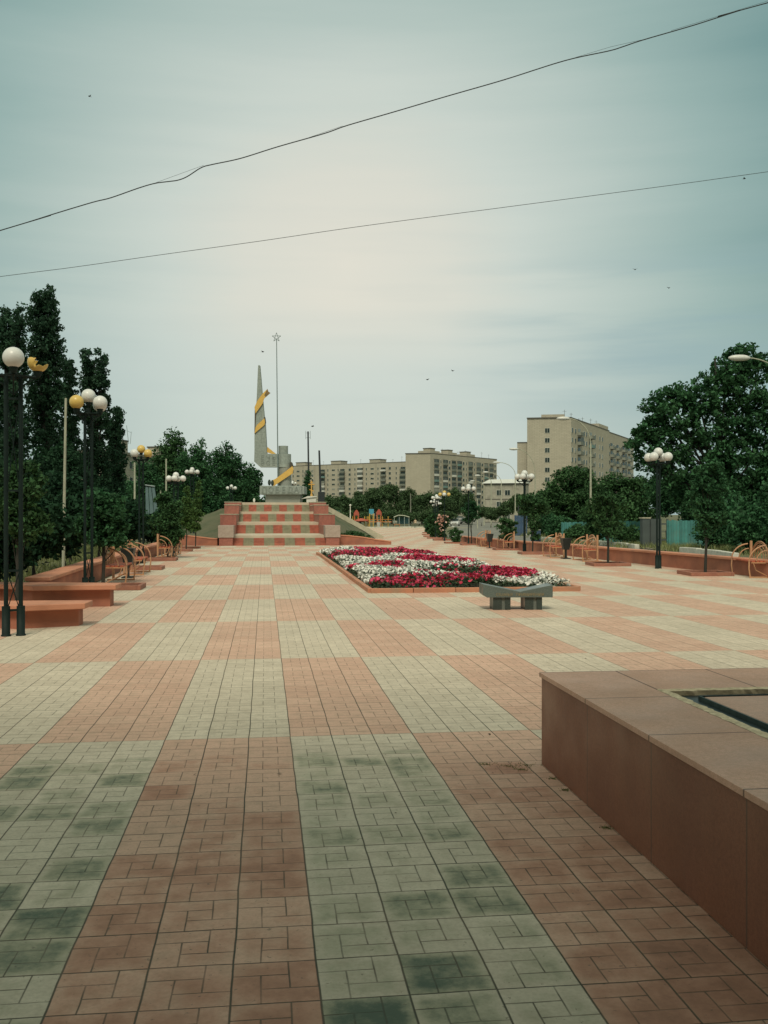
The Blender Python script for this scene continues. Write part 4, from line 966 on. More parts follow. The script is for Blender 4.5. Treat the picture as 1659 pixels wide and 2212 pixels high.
# old brick house behind the left trees
A, B = at(236, 0, 178), at(397, 0, 213); n_ = (B - A).normalized(); C = B + Vector((-n_.y, n_.x, 0)) * 12
B5 = Bld('brick_house', 'old brick apartment house with rooftop chimneys, half hidden by left trees', (A.x, A.y, 0), (B.x, B.y, 0), (C.x, C.y, 0), ht(983, 185), m=WBG, cat='apartment building')
Lb = (B5.B - B5.A).length; zt = B5.zt
B5.box('pitched_roof', B5.A, B5.B, -.6, Lb + .6, -.5, 12.5, zt, zt + .5, mat('slate_roof', (.22, .21, .17), (.17, .16, .13)))
for u, h in ((Lb * .30, 2.4), (Lb * .79, 2.3)):
    B5.box('chimney', B5.A, B5.B, u - 1.3, u + 1.3, 2, 4.5, zt + .5, zt + .5 + h, WB); B5.box('chimney_cap', B5.A, B5.B, u - 1.45, u + 1.45, 1.85, 4.65, zt + .5 + h, zt + .75 + h, roofm)
for k in range(4):
    for j in range(10): B5.place('window', WM['std'], B5.A, B5.B, 2 + j * Lb / 10.3, zt - 2.6 - 3 * k)
q = at(278, 955, 189); t = thing('roof_antenna', 'thin double rooftop antenna on the old brick house', 'antenna', (q.x, q.y, zt + 2.4)); b = MB(); b.tube([(0, 0, 0), (-.4, 0, 3.6)], .05, 5); b.tube([(.3, 0, 0), (.5, 0, 2.4)], .04, 5); b.tube([(-.4, 0, 2.6), (.5, 0, 2.2)], .03, 5); b.obj('mast', steel, t)

# ------------------------------------------------------------------ unseen entrance building, added behind the viewer to shade the near paving
t = thing('shade_building', 'unseen building with a columned porch, added behind the viewpoint to shade the near paving', 'building', (2, -3.0, 0))
pw = mat('dark_plaster', (.15, .13, .10), (.11, .10, .08), scale=.8, bump=.3)
b = MB(); b.box((-24, -14, 0), (24, 0, 12.5)); b.obj('wall', pw, t)
b = MB(); b.box((-24.4, -14.4, 12.501), (24.4, .5, 13.1)); b.obj('cornice', pw, t)
b = MB(); b.box((-15, .002, 4.3), (15, 4.6, 4.9)); b.obj('shade_porch_roof', pw, t, bevel=.03)
for x in (-14.2, -10.5, 10.5, 14.2):
    b = MB(); b.tube([(x, 4.1, 0), (x, 4.1, .2), (x, 4.1, .201), (x, 4.1, 4.3)], [.34, .34, .25, .22], 16)
    b.obj('column', pw, t)
for x in (-2.2, 0, 2.2):
    b = MB(); b.box((x - .9, .002, .05), (x + .9, .06, 2.8), 0); b.box((x - .8, .061, .15), (x - .04, .09, 2.7), 1); b.box((x + .04, .061, .15), (x + .8, .09, 2.7), 1); b.obj('door', [frm, glass], t)
for x in (-20, -16, -12, 12, 16, 20, -8, -4, 0, 4, 8):
    for z in ((2.0, 7.6) if abs(x) > 9 else (7.6,)):
        b = MB(); b.box((x - 1, .002, z), (x + 1, .06, z + 2.4), 0); b.box((x - .88, .061, z + .12), (x - .05, .09, z + 2.28), 1); b.box((x + .05, .061, z + .12), (x + .88, .09, z + 2.28), 1); b.obj('window', [frm, glass], t)

# ------------------------------------------------------------------ street poles
galv = mat('cream_pole', (.42, .42, .32), (.34, .35, .27), rough=.6, scale=3, c3=(.26, .27, .21), s3=1.5); headm = mat('lamp_head_white', (.66, .66, .62), (.55, .56, .53), rough=.4)
def street_lamp(label, px, hx, hy, d, ty, r=.075):
    p = gat(px, d); t = thing('street_lamp', label, 'street lamp', p, 0, 'tall curved-arm lamps along the road')
    zt = ht(ty, d) - p.z; hd = at(hx, hy, d) - p
    b = MB(); b.tube([(0, 0, 0), (0, 0, zt * .55), (0, 0, zt)], [r * 1.25, r, r * .8], 8); b.obj('pole', galv, t)
    v = Vector((hd.x, hd.y, 0)); pts = []
    for i in range(9):
        a = i / 8 * math.pi / 2; pts.append(Vector((0, 0, zt)) + v * (1 - math.cos(a)) * .93 + Vector((0, 0, (hd.z - zt) * math.sin(a))))
    b = MB(); b.tube(pts, r * .45, 6); b.obj('arm', galv, t)
    u = v.normalized(); c = pts[-1]
    b = MB(); M = Matrix.Translation(c + u * .3) @ Matrix.Rotation(math.atan2(u.y, u.x), 4, 'Z'); vs0 = len(b.v); b.sphere((0, 0, 0), .5, 12, 8, sc=(1, .34, .28)); b.v = [tuple(M @ Vector(v_)) for v_ in b.v]; b.obj('lamp_head', headm, t)
    return t
street_lamp('street lamp whose head hangs before the big tree at the right edge', 1692, 1606, 773, 42.7, 830, .06)
street_lamp('tallest street lamp, its pole standing before the tall right block', 1276, 1222, 904, 70, 958)
street_lamp('second nearest street lamp, its arm crossing the end wall of the tall block', 1156, 1113, 970, 102, 1022)
street_lamp('street lamp right in front of the small grey building corner', 1113, 1075, 999, 128, 1026)
street_lamp('street lamp standing before the middle of the small grey building', 1083, 1051, 1020, 157, 1044, .09)
street_lamp('street lamp standing before the left windows of the grey building', 1061, 1033, 1027, 170, 1040, .09)
street_lamp('street lamp at the left corner of the small grey building', 1045.5, 1022, 1039, 198, 1052, .10)
street_lamp('farthest street lamp, near the parked cars', 1005, 996, 1064, 290, 1072, .12)
def plain_pole(label, px, ty, d, r=.06, m=galv, cat='pole', lean=0.):
    p = gat(px, d); t = thing('bare_pole', label, cat, p, 0, 'bare poles'); MB().tube([(0, 0, -.2), (lean, 0, ht(ty, d) - p.z)], [r * 1.15, r * .8], 8).obj('shaft', m, t); return t
plain_pole('tall bare cream pole left of the lamp with one yellow globe', 136, 860, 24.3, .036, lean=.07)
plain_pole('bare cream pole rising beneath the two-yellow-globe lamp', 291, 999, 80, .085)
plain_pole('bare cream pole left of the nearer all-white globe lamp', 359, 991, 83, .075)
plain_pole('short dim pole between bushes left of the white-globed pair', 347, 1060, 80, .07)
plain_pole('pale concrete post in the dark trees right of the white-globed pair', 389, 1052, 110, .13)
plain_pole('thin grey utility pole against the far green hedge', 887, 1066, 205, .13, mat('old_wood_pole', (.20, .20, .16)))
plain_pole('dark thin utility pole before the small grey building', 1113 + 7, 1092, 100, .07, dkm)
plain_pole('white slim pole by the far bushes before the grey building', 1031.5, 1077, 150, .08)

# blue-grey leaning panels (old slide) in the left greenery
p = gat(324, 60); t = thing('old_slide', 'pale blue twin panels narrowing upwards, in the left greenery', 'slide', (p.x, p.y, 0), -PSI)
b = MB(); bm_ = mat('faded_blue_metal', (.15, .23, .25), (.10, .17, .18), scale=1.5, c3=(.12, .2, .2), s3=1)
for k in range(3):
    x0 = -.28 + k * .19; x1 = -.26 + k * .27
    q = MB(); q.prism([(x0, ht(1049, 60)), (x0 + .15, ht(1050, 60)), (x1 + .24, ht(1113, 60)), (x1, ht(1113, 60))], lambda x, z: (x, 0, z), lambda x, z: (x, .08 + .02 * k, z)); q.obj('panel', bm_, t)
q = MB(); q.tube([(-.3, -.02, ht(1048, 60)), (.3, -.02, ht(1051, 60))], .05, 6); q.obj('top_bar', steel, t)
for x in (-.25, .45):
    q = MB(); q.tube([(x, .1, 0), (x * .9, .1, ht(1110, 60))], .04, 6); q.obj('leg', steel, t)

# ------------------------------------------------------------------ kerb blocks by the road, fences, barrel
def kerb_block(label, pts, h=.22, w=.25, z=0.):
    t = thing('kerb_block', label, 'kerb', (pts[0][0], pts[0][1], 0), 0, 'whitewashed road kerbs')
    for (x0, y0), (x1, y1) in zip(pts, pts[1:]):
        a, c = Vector((x0, y0, 0)), Vector((x1, y1, 0)); L_ = (c - a).length; u = (c - a).normalized(); n_ = max(1, round(L_ / 2.2)); wv = Vector((-u.y, u.x, 0)) * w / 2; O = Vector((pts[0][0], pts[0][1], 0))
        for i in range(n_):
            p = a.lerp(c, i / n_) + u * .02; q = a.lerp(c, (i + 1) / n_) - u * .02; e = random.uniform(-.025, .025)
            z0, z1 = g(p.y), g(q.y)
            b = MB(); b.add([(p - wv - O) + Vector((0, 0, z0 - .1)), (q - wv - O) + Vector((0, 0, z1 - .1)), (q + wv - O) + Vector((0, 0, z1 - .1)), (p + wv - O) + Vector((0, 0, z0 - .1)),
                             (p - wv - O) + Vector((0, 0, z0 + h + e)), (q - wv - O) + Vector((0, 0, z1 + h + e)), (q + wv - O) + Vector((0, 0, z1 + h + e)), (p + wv - O) + Vector((0, 0, z0 + h + e))],
                            [(0, 3, 2, 1), (4, 5, 6, 7), (0, 1, 5, 4), (1, 2, 6, 5), (2, 3, 7, 6), (3, 0, 4, 7)])
            b.obj('kerb_stone', whitep, t, bevel=.02)
kerb_block('whitewashed kerb nearest on the right, before the big tree', [(17.5, 34.5), (18.0, 36.9), (18.5, 41.5)])
kerb_block('whitewashed kerb behind the right benches, ending at the dirt driveway', [(19.2, 48.5), (19.9, 53.2), (20.3, 57), (20.7, 62)])
kerb_block('whitewashed kerb along the far right side of the curving road', [(21.0, 66), (22.0, 76), (24.6, 90), (29.8, 116), (37.0, 150), (44, 176), (54, 222)], h=.16)
kerb_block('pale kerb along the paving before the playground', [(8, 156.8), (14, 157.6), (22, 158.2), (30, 159)], h=.18)
tealw = mat('teal_fence_wood', (.06, .23, .215), (.045, .17, .16), scale=3, rough=.8, island=.25, c3=(.10, .22, .20), s3=1.5)
greyw = mat('grey_gate_metal', (.07, .09, .088), (.055, .07, .07), scale=2, rough=.7)
def board_fence(name, label, pxa, pxb, d, top, m, wboard=.14, z0=None, d2=None, cat='fence'):
    a, c = gat(pxa, d), gat(pxb, d2 or d); t = thing(name, label, cat, a); L_ = (c - a).length; u = (c - a).normalized(); ang = math.atan2(u.y, u.x)
    t.rotation_euler = (0, 0, ang); b = MB(); n_ = int(L_ / wboard); h = ht(top, d) - a.z
    for i in range(n_): b.box((i * wboard + .005, -.012 + random.uniform(-.006, .006), 0.02), ((i + 1) * wboard - .006, .012, h + random.uniform(-.03, .03)))
    b.obj('boards', m, t)
    MB().box((0, .02, h * .25), (L_, .07, h * .25 + .08)).box((0, .02, h * .8), (L_, .07, h * .8 + .08)).obj('rails', m, t)
    for x in (.0, L_ / 2, L_): MB().box((x - .05, .072, 0), (x + .05, .17, h)).obj('post', m, t)
    return t
board_fence('board_fence', 'teal painted board fence right of the grey gate, under the big tree', 1444, 1600, 50, 1124, tealw)
board_fence('board_fence', 'teal painted board fence left of the grey gate, behind a bush', 1325, 1386, 60, 1126, tealw)
board_fence('board_fence', 'darker teal board fence behind bushes, left of the other teal pieces', 1215, 1318, 66, 1128, tealw)
t = board_fence('gate', 'dark grey metal double gate between the teal fences', 1405, 1443, 52, 1121, greyw, .6, cat='gate')
p = gat(1393, 52); gp_ = thing('gate_pillar', 'grey square gate pillar with a pale cap left of the gate', 'pillar', p); h = ht(1120, 52) - p.z
MB().box((-.2, -.2, -.1), (.2, .2, h)).obj('shaft', greyw, gp_, bevel=.02); MB().box((-.24, -.24, h + .001), (.24, .24, h + .06)).obj('cap', copm, gp_)
board_fence('board_fence', 'far blue board fence beside the road, left of the second lamp', 1113, 1138, 92, 1113, mat('blue_fence', (.05, .10, .19), (.04, .08, .14), scale=2))
p = gat(1157.5, 58); t = thing('blue_barrel', 'dark blue metal barrel behind the right wall', 'barrel', p); q = MB(); q.tube([(0, 0, 0), (0, 0, .3), (0, 0, .31), (0, 0, .32), (0, 0, .6), (0, 0, .61), (0, 0, .62), (0, 0, .9)], [.29, .29, .31, .29, .29, .31, .29, .29], 18); q.obj('drum', mat('barrel_blue', (.02, .05, .11), (.03, .06, .1)), t); q = MB(); q.tube([(0, 0, .901), (0, 0, .93)], .30, 18); q.obj('lid', whitep, t)

# ------------------------------------------------------------------ trees
bark = mat('bark', (.035, .034, .026), (.022, .022, .018), scale=6, bump=.6, bscale=20)
LM = {'dark': mat('leaf_dark', (.030, .095, .042), (.052, .135, .056), island=.6, rough=.75, scale=.6, trans=.3, spec=.2),
      'mid': mat('leaf_mid', (.036, .092, .036), (.052, .118, .042), island=.45, rough=.75, scale=.6, trans=.2, spec=.2),
      'far': mat('leaf_far', (.055, .10, .045), (.075, .125, .055), island=.4, rough=.8, scale=.25, trans=.2, spec=.15),
      'light': mat('leaf_light', (.085, .16, .045), (.065, .13, .042), island=.4, rough=.7, scale=1, trans=.28, spec=.2),
      'hedge': mat('leaf_hedge', (.012, .040, .020), (.020, .056, .026), island=.45, rough=.8, scale=.5, trans=.2, spec=.15),
      'pop': mat('leaf_poplar', (.019, .055, .030), (.028, .075, .038), island=.45, rough=.7, scale=.7, trans=.25, spec=.25)}
def crown_points(blobs, n, clump, fill=.35):
    """leaf positions: leaves gather in clumps that sit on and inside ellipsoid blobs"""
    vol = np.array([b[3] * b[4] * b[5] for b in blobs]) ** .75; k = np.maximum(3, (vol / vol.sum() * n / 34).astype(int)); out = []
    for (cx, cy, cz, rx, ry, rz), m in zip(blobs, k):
        u = RNG.normal(size=(m, 3)); u /= np.linalg.norm(u, axis=1, keepdims=True)
        r = np.where(RNG.random(m) < fill, RNG.random(m) ** .5 * .8, RNG.uniform(.74, 1.18, m))
        c = u * r[:, None] * np.array([rx, ry, rz]) + np.array([cx, cy, cz])
        cs = clump * RNG.uniform(.6, 1.35, m)
        q = RNG.normal(size=(m, 34, 3)); q /= (np.linalg.norm(q, axis=2, keepdims=True) + 1e-6); q *= RNG.random((m, 34, 1)) ** .45
        out.append((c[:, None, :] + q * cs[:, None, None] * np.array([1, 1, .8])).reshape(-1, 3))
    return np.concatenate(out)
def tree(name, label, cat, base, blobs, n, leaf, m, trunk=(.15, None), clump=.35, limbs=True, group=None, fill=.35, up=.1):
    base = Vector(base); t = thing(name, label, cat, base, 0, group)
    P = crown_points(blobs, n, clump, fill); zmin = .05; P = P[P[:, 2] > zmin]
    V, Fc = scatter(*LEAF, P, RNG.uniform(leaf * .7, leaf * 1.3, len(P)), upbias=up)
    o = bpy.data.objects.new('crown', npmesh('crown', V, Fc, m, 4)); COL.objects.link(o); o.parent = t
    r, top = trunk; zt = top or max(b[2] for b in blobs)
    cx = np.mean([b[0] for b in blobs]) * .6; cy = np.mean([b[1] for b in blobs]) * .6
    b = MB(); pts = [(0, 0, -.1), (cx * .1 + .02, cy * .1, zt * .3), (cx * .5, cy * .5, zt * .65), (cx, cy, zt)]; b.tube(pts, [r * 1.25, r, r * .6, r * .2], 9)
    if limbs:
        for (bx, by, bz, rx, ry, rz) in blobs:
            z0 = min(zt * .75, max(zt * .25, bz * .45)); s_ = Vector((cx * z0 / zt, cy * z0 / zt, z0)); e = Vector((bx, by, bz)); mid = s_.lerp(e, .5) + Vector((0, 0, -.05 * (e - s_).length))
            b.tube([s_, mid, e, e + Vector((random.uniform(-.3, .3) * rx, random.uniform(-.3, .3) * ry, rz * .6))], [r * .45, r * .3, r * .18, r * .05], 6)
    b.obj('trunk', bark, t); return t
def rel(px, py, d, base): q = at(px, py, d); return Vector((q.x - base.x, q.y - base.y, q.z - base.z))
def blob(px, py, rpx, rpy, d, base, depth=None, dd=0.):
    q = rel(px, py, d + dd, base); rx = rpx / F * d; return (q.x, q.y, q.z, rx, depth or rx, rpy / F * d)
def ptree(name, label, cat, px, d, bl, n, leaf, m, r=.15, clump=.35, group=None, fill=.35, limbs=True, depth=None, up=.1, top=None):
    """trees set out along sight lines: bl = (px, py, rx, ry[, extra depth])"""
    if name == 'poplar_tree': bl = [(q[0], q[1], q[2] * .84, q[3] * .95) for q in bl]; clump = .27
    base = gat(px, d); blobs = [blob(*q[:4], d, base, depth, q[4] if len(q) > 4 else 0.) for q in bl]
    return tree(name, label, cat, base, blobs, n, leaf, m, (r, top), clump, limbs, group, fill, up)
gp1 = 'poplars on the left'
# tall twin poplar and its neighbours
ptree('poplar_tree', 'tallest poplar on the left with a forked twin tip', 'tree', 100, 52,
      [(86, 655, 12, 30), (108, 650, 11, 28), (80, 700, 17, 38), (110, 700, 18, 45), (84, 765, 22, 50), (112, 770, 24, 55), (84, 850, 26, 60), (116, 855, 26, 60), (100, 945, 38, 70), (100, 1040, 42, 70), (100, 1110, 40, 50)], 30000, .16, LM['pop'], .28, .36, gp1, .4, depth=1.1, up=0)
ptree('poplar_tree', 'poplar at the far left edge, lower than the tallest one', 'tree', 30, 48,
      [(8, 700, 16, 30), (40, 690, 9, 28), (36, 735, 13, 35), (8, 760, 26, 40), (38, 790, 17, 40), (15, 850, 32, 60), (30, 940, 40, 70), (20, 1040, 50, 70)], 20000, .16, LM['pop'], .26, .36, gp1, .4, depth=1.1, up=0)
ptree('poplar_tree', 'narrow low poplar between the tallest and the double-tipped one', 'tree', 150, 56,
      [(148, 800, 9, 26), (150, 840, 13, 34), (152, 890, 17, 40), (150, 960, 24, 60), (152, 1040, 28, 60)], 10000, .17, LM['pop'], .2, .36, gp1, .4, depth=1.0, up=0)
ptree('poplar_tree', 'double-tipped poplar behind the lamp with one yellow globe', 'tree', 200, 58,
      [(190, 780, 9, 26), (218, 785, 10, 26), (187, 820, 14, 34), (219, 830, 15, 40), (195, 880, 24, 48), (222, 890, 17, 46), (205, 960, 35, 60), (205, 1040, 38, 66), (205, 1100, 36, 50)], 20000, .17, LM['pop'], .24, .38, gp1, .4, depth=1.2, up=0)
ptree('poplar_tree', 'rightmost small poplar in the left row, beside the old house', 'tree', 252, 62,
      [(255, 900, 7, 22), (250, 940, 12, 30), (240, 930, 10, 30), (252, 990, 20, 40), (246, 1050, 26, 50)], 11000, .17, LM['pop'], .2, .36, gp1, .4, depth=1.1, up=0)
# bushy trees behind left hedge
gb = 'bushy trees behind the left hedge'
ptree('deciduous_tree', 'bushy tree with a pointed top between the two chimneys', 'tree', 372, 92, [(378, 955, 20, 22), (352, 985, 24, 24), (384, 1000, 30, 30), (345, 1030, 34, 34), (385, 1060, 34, 44), (360, 1100, 40, 40)], 17000, .24, LM['mid'], .3, .55, gb)
ptree('deciduous_tree', 'bushy dark tree right of the old house, with a spiky top', 'tree', 432, 86, [(428, 975, 14, 22), (410, 1005, 24, 26), (440, 1010, 24, 30), (420, 1050, 38, 40), (450, 1070, 34, 40), (430, 1110, 44, 34)], 17000, .22, LM['dark'], .3, .5, gb)
ptree('deciduous_tree', 'dark tree with a slim cypress-like tip left of the stairs', 'tree', 486, 90, [(492, 972, 7, 16), (486, 1005, 26, 26), (470, 990, 12, 20), (508, 1000, 16, 22), (480, 1045, 36, 40), (505, 1060, 30, 40), (480, 1100, 44, 36)], 19000, .22, LM['dark'], .3, .5, gb)
ptree('deciduous_tree', 'dark tree leaning right towards the monument', 'tree', 530, 92, [(536, 1020, 16, 18), (546, 1035, 18, 16), (530, 1050, 26, 26), (550, 1058, 15, 12), (525, 1085, 34, 26), (520, 1110, 30, 16)], 12000, .22, LM['dark'], .25, .45, gb)
ptree('deciduous_tree', 'dim tree before the old brick house', 'tree', 310, 88, [(315, 1020, 20, 24), (325, 1055, 28, 30), (300, 1080, 30, 36), (318, 1110, 40, 30)], 11000, .24, LM['dark'], .25, .5, gb)
# dense dark hedge behind the left wall
gh = 'dark shrubs behind the left wall'
hs = [(-5, 19.5, 1155, 75, 95, 'nearest dark shrub at the left edge behind the near lamp'), (-60, 17, 1100, 80, 120, 'dark shrub at the very left edge'), (72, 22, 1145, 66, 78, 'dark shrub behind the second masonry bench'), (54, 27, 1110, 66, 90, 'tall dark shrub left of the cream pole'),
      (138, 25.5, 1140, 56, 66, 'dark shrub behind the one-yellow-globe lamp'), (150, 31, 1110, 70, 80, 'dark shrub right of the cream pole foot'), (212, 31, 1128, 50, 56, 'dark shrub behind the nearest left bench'), (225, 38, 1110, 58, 66, 'dark shrub beneath the smallest poplar'),
      (272, 38, 1128, 40, 42, 'dark shrub behind the second left bench'), (276, 46, 1112, 34, 46, 'dark shrub left of the faded slide'), (326, 47, 1140, 30, 24, 'dark shrub right below the faded slide'), (364, 54, 1122, 28, 32, 'dark shrub beyond the third left bench'), (345, 70, 1115, 46, 34, 'far dark shrub behind the faded slide'), (-20, 36, 1060, 100, 110, 'big dark tree mass at the left edge under the poplars'), (130, 42, 1050, 80, 90, 'big dark shrub under the tallest poplar')]
for px, d, py, rx, ry, l in hs:
    bl = [(px + random.uniform(-.45, .45) * rx, py + random.uniform(-.5, .35) * ry, rx * random.uniform(.4, .62), ry * random.uniform(.4, .6), random.uniform(-.6, .6)) for _ in range(7)] + [(px, py, rx * .75, ry * .7)]
    ptree('shrub', l, 'shrub', px, d, bl, int(9000 + 3000 * (d < 30)), .09 + d * .0017, LM['hedge'], .06, .22 + d * .004, gh, .3, limbs=False, top=.6)
# young maples along the left
gm = 'young trees in the plaza tree boxes'
ptree('young_maple', 'dark-leaved young maple leaning over the nearest left bench', 'tree', 222, 22.6, [(210, 1090, 26, 32), (240, 1105, 26, 30), (196, 1135, 30, 30), (244, 1146, 28, 22), (220, 1160, 34, 16), (262, 1168, 16, 8)], 6500, .10, LM['dark'], .035, .16, gm, top=2.0)
ptree('young_maple', 'light green maple sprays at the left edge, beside the near lamp', 'tree', 35, 16, [(52, 1008, 16, 12), (68, 1020, 12, 9), (30, 1030, 22, 12), (78, 1040, 16, 8), (8, 1025, 18, 12), (45, 1060, 40, 20), (20, 1110, 50, 36), (62, 1135, 40, 32)], 5500, .085, LM['mid'], .03, .13, gm, top=2.2)
ptree('young_maple', 'slim maple beyond the third left tree box', 'tree', 362, 36.5, [(352, 1080, 14, 20), (372, 1105, 20, 22), (355, 1130, 24, 24), (378, 1150, 18, 16), (360, 1165, 20, 14)], 6000, .10, LM['mid'], .03, .16, gm, top=2.0)
ptree('young_maple', 'bright green columnar maple left of the stairs', 'tree', 402, 50, [(404, 1060, 6, 12), (402, 1085, 9, 14), (408, 1105, 12, 14), (400, 1122, 12, 12), (412, 1135, 10, 10)], 3600, .11, LM['light'], .03, .14, gm, top=2.0)
ptree('young_maple', 'second bright green columnar maple, right of the first', 'tree', 422, 54, [(430, 1048, 5, 12), (428, 1072, 8, 12), (424, 1094, 10, 14), (426, 1115, 12, 16), (420, 1138, 11, 10)], 3600, .11, LM['light'], .03, .14, gm, top=2.2)
# young trees on the right
ptree('young_maple', 'tall young maple in front of the big right tree', 'tree', 1523, 26.2, [(1540, 1000, 22, 14), (1515, 1025, 20, 14), (1552, 1030, 20, 14), (1530, 1060, 34, 26), (1515, 1100, 28, 24), (1545, 1110, 26, 26), (1530, 1140, 20, 14)], 3800, .10, LM['dark'], .035, .16, gm, top=2.3)
ptree('young_maple', 'young tree between the teal fence and the second bench', 'tree', 1313, 31, [(1300, 1075, 24, 20), (1325, 1090, 26, 24), (1292, 1100, 20, 22), (1310, 1125, 28, 20), (1318, 1148, 18, 12)], 2300, .11, LM['mid'], .035, .17, gm, top=2.0)
ptree('young_maple', 'young tree beside the second right lamp, foliage wrapping its post', 'tree', 1150, 41, [(1137, 1080, 18, 8), (1158, 1092, 20, 12), (1176, 1104, 12, 8), (1132, 1104, 14, 8), (1158, 1122, 12, 12), (1152, 1145, 11, 12), (1158, 1160, 9, 8)], 2700, .12, LM['mid'], .03, .18, gm, top=2.0)
ptree('young_maple', 'low spreading young tree left of the second right lamp', 'tree', 1098, 47.5, [(1092, 1126, 12, 5), (1106, 1132, 10, 5), (1082, 1136, 9, 4), (1100, 1146, 15, 7), (1095, 1158, 13, 6)], 1900, .12, LM['mid'], .03, .14, gm, top=1.3)
ptree('young_maple', 'round young tree half hiding the third right lamp', 'tree', 1018, 58.8, [(1018, 1092, 9, 6), (1010, 1101, 10, 7), (1027, 1100, 9, 7), (1018, 1112, 15, 8), (1012, 1122, 12, 5)], 2400, .13, LM['dark'], .03, .2, gm, top=1.8)
ptree('young_shrub', 'leafy bush in a box before the road with the white car', 'shrub', 984, 62.5, [(984, 1144, 5, 4), (977, 1150, 7, 5), (991, 1151, 7, 5), (984, 1159, 11, 7), (984, 1168, 10, 6)], 2000, .12, LM['mid'], .02, .13, gm, top=.7)
ptree('young_shrub', 'dense green bush left of the rose bush', 'shrub', 938, 84, [(938, 1118, 12, 8), (930, 1130, 10, 8), (946, 1130, 12, 10), (938, 1142, 13, 12), (940, 1156, 10, 8)], 4200, .14, LM['mid'], .02, .2, gm, top=1)
ptree('young_shrub', 'narrow dark bush behind the dense green one', 'shrub', 926, 97, [(926, 1128, 8, 7), (926, 1140, 8, 8), (928, 1150, 8, 6)], 2500, .14, LM['dark'], .02, .2, gm, top=1)
t = ptree('rose_bush', 'rose bush with pale pink blooms behind the yellow-globed lamp', 'shrub', 955, 72, [(955, 1118, 9, 7), (950, 1130, 8, 8), (960, 1134, 8, 8), (954, 1146, 9, 8), (956, 1158, 8, 7)], 3000, .12, LM['mid'], .02, .15, gm, top=.9)
Pz = np.array([[*rel(955 + random.gauss(0, 6), 1112 + abs(random.gauss(0, 16)), 71.4, t.location)] for _ in range(60)])
V, Fc = scatter(*pt, Pz, RNG.uniform(.05, .1, 60)); o = bpy.data.objects.new('blooms', npmesh('blooms', V, Fc, mat('pale_pink_petal', (.62, .42, .33), (.6, .34, .3)), 3)); COL.objects.link(o); o.parent = t
# tree boxes (square orange kerb frames)
def tree_box(label, x, y, s=.9, rz=0.):
    t = thing('tree_box', label, 'planter frame', (x, y, g(y)), rz, 'red kerb frames round the young trees')
    for k in range(4):
        b = MB(); b.box((-s / 2, -s / 2, 0), (s / 2 - .08, -s / 2 + .08, .10)); b.v = [tuple(Matrix.Rotation(k * math.pi / 2, 4, 'Z') @ Vector(v)) for v in b.v]; b.obj('kerb_stone', mat('box_kerb', (.36, .155, .10), (.28, .12, .085), scale=6, bump=.3), t, bevel=.01)
    b = MB(); b.box((-s / 2 + .07, -s / 2 + .07, .0), (s / 2 - .07, s / 2 - .07, .03)); b.obj('soil', soil_m, t)
pb = [(1523, 26.3, 'round the tall young maple, front right'), (1313, 31.2, 'under the young tree right of the second bench'), (1155, 40.4, 'beside the second right lamp'), (1096, 47.5, 'under the low spreading tree'), (1020, 58.5, 'at the foot of the third right lamp'), (984, 62.8, 'under the leafy bush before the road'), (957, 72, 'under the rose bush'),
      (943, 79, 'under the dense green bush'), (934, 87, 'sixth from the far end of the walk'), (930, 96, 'under the narrow dark bush'), (929, 108, 'third from the far end of the walk')]
for px, d, l in pb: p = gat(px, d); tree_box('red kerb frame ' + l, p.x, p.y, 1.0 + .006 * d, R(-5))
for x, y, l in ((-3.15, 21.9, 'before the nearest left bench'), (-3.5, 29.6, 'just past the second left bench'), (-3.6, 35.3, 'before the third left bench'), (-3.9, 46.8, 'beyond the far left bin'), (-3.9, 52.5, 'nearest to the stairs on the left')): tree_box('red kerb frame ' + l, x, y, 1.0)
# big tree on the right and company
ptree('big_tree', 'big broad dark tree filling the right edge', 'tree', 1560, 56,
      [(1600, 775, 34, 24), (1570, 790, 28, 22), (1640, 800, 34, 28), (1545, 830, 36, 26), (1480, 850, 26, 20), (1510, 870, 36, 28), (1600, 850, 50, 40), (1440, 850, 24, 10), (1420, 885, 24, 26), (1460, 900, 42, 36), (1545, 920, 60, 46), (1640, 900, 50, 50), (1700, 880, 50, 60), (1410, 930, 24, 26), (1390, 950, 26, 24),
       (1450, 965, 42, 40), (1530, 990, 60, 50), (1620, 1000, 60, 60), (1690, 1000, 50, 60), (1400, 990, 22, 22), (1440, 1030, 30, 26), (1500, 1060, 46, 40), (1580, 1080, 60, 50), (1660, 1080, 50, 60)], 40000, .23, LM['dark'], .24, .36, None, .10, depth=1.2)
for px, d, py, rx, ry, l in ((1560, 46, 1140, 55, 60, 'dark shrub beneath the big tree, left part'), (1640, 42, 1130, 60, 80, 'dark shrub beneath the big tree at the picture edge'), (1510, 56, 1105, 40, 50, 'dark shrub behind the right teal fence'), (1440, 66, 1075, 40, 40, 'dark bush above the grey gate')):
    bl = [(px + random.uniform(-.5, .5) * rx, py + random.uniform(-.5, .4) * ry, rx * random.uniform(.4, .65), ry * random.uniform(.4, .6), random.uniform(-1, 1)) for _ in range(7)]
    ptree('shrub', l, 'shrub', px, d, bl, 9000, .17, LM['dark'], .06, .36, 'dark shrubs beneath the big tree', .3, limbs=False, top=.8)
gr_ = 'bushy trees before the tall block'
ptree('deciduous_tree', 'bushy tree hiding the foot of the tall block, left part', 'tree', 1240, 92, [(1245, 1022, 20, 14), (1225, 1035, 26, 20), (1262, 1040, 28, 24), (1200, 1062, 26, 22), (1240, 1075, 44, 36), (1190, 1095, 34, 30), (1270, 1095, 34, 34), (1230, 1125, 50, 28)], 22000, .24, LM['mid'], .25, .5, gr_)
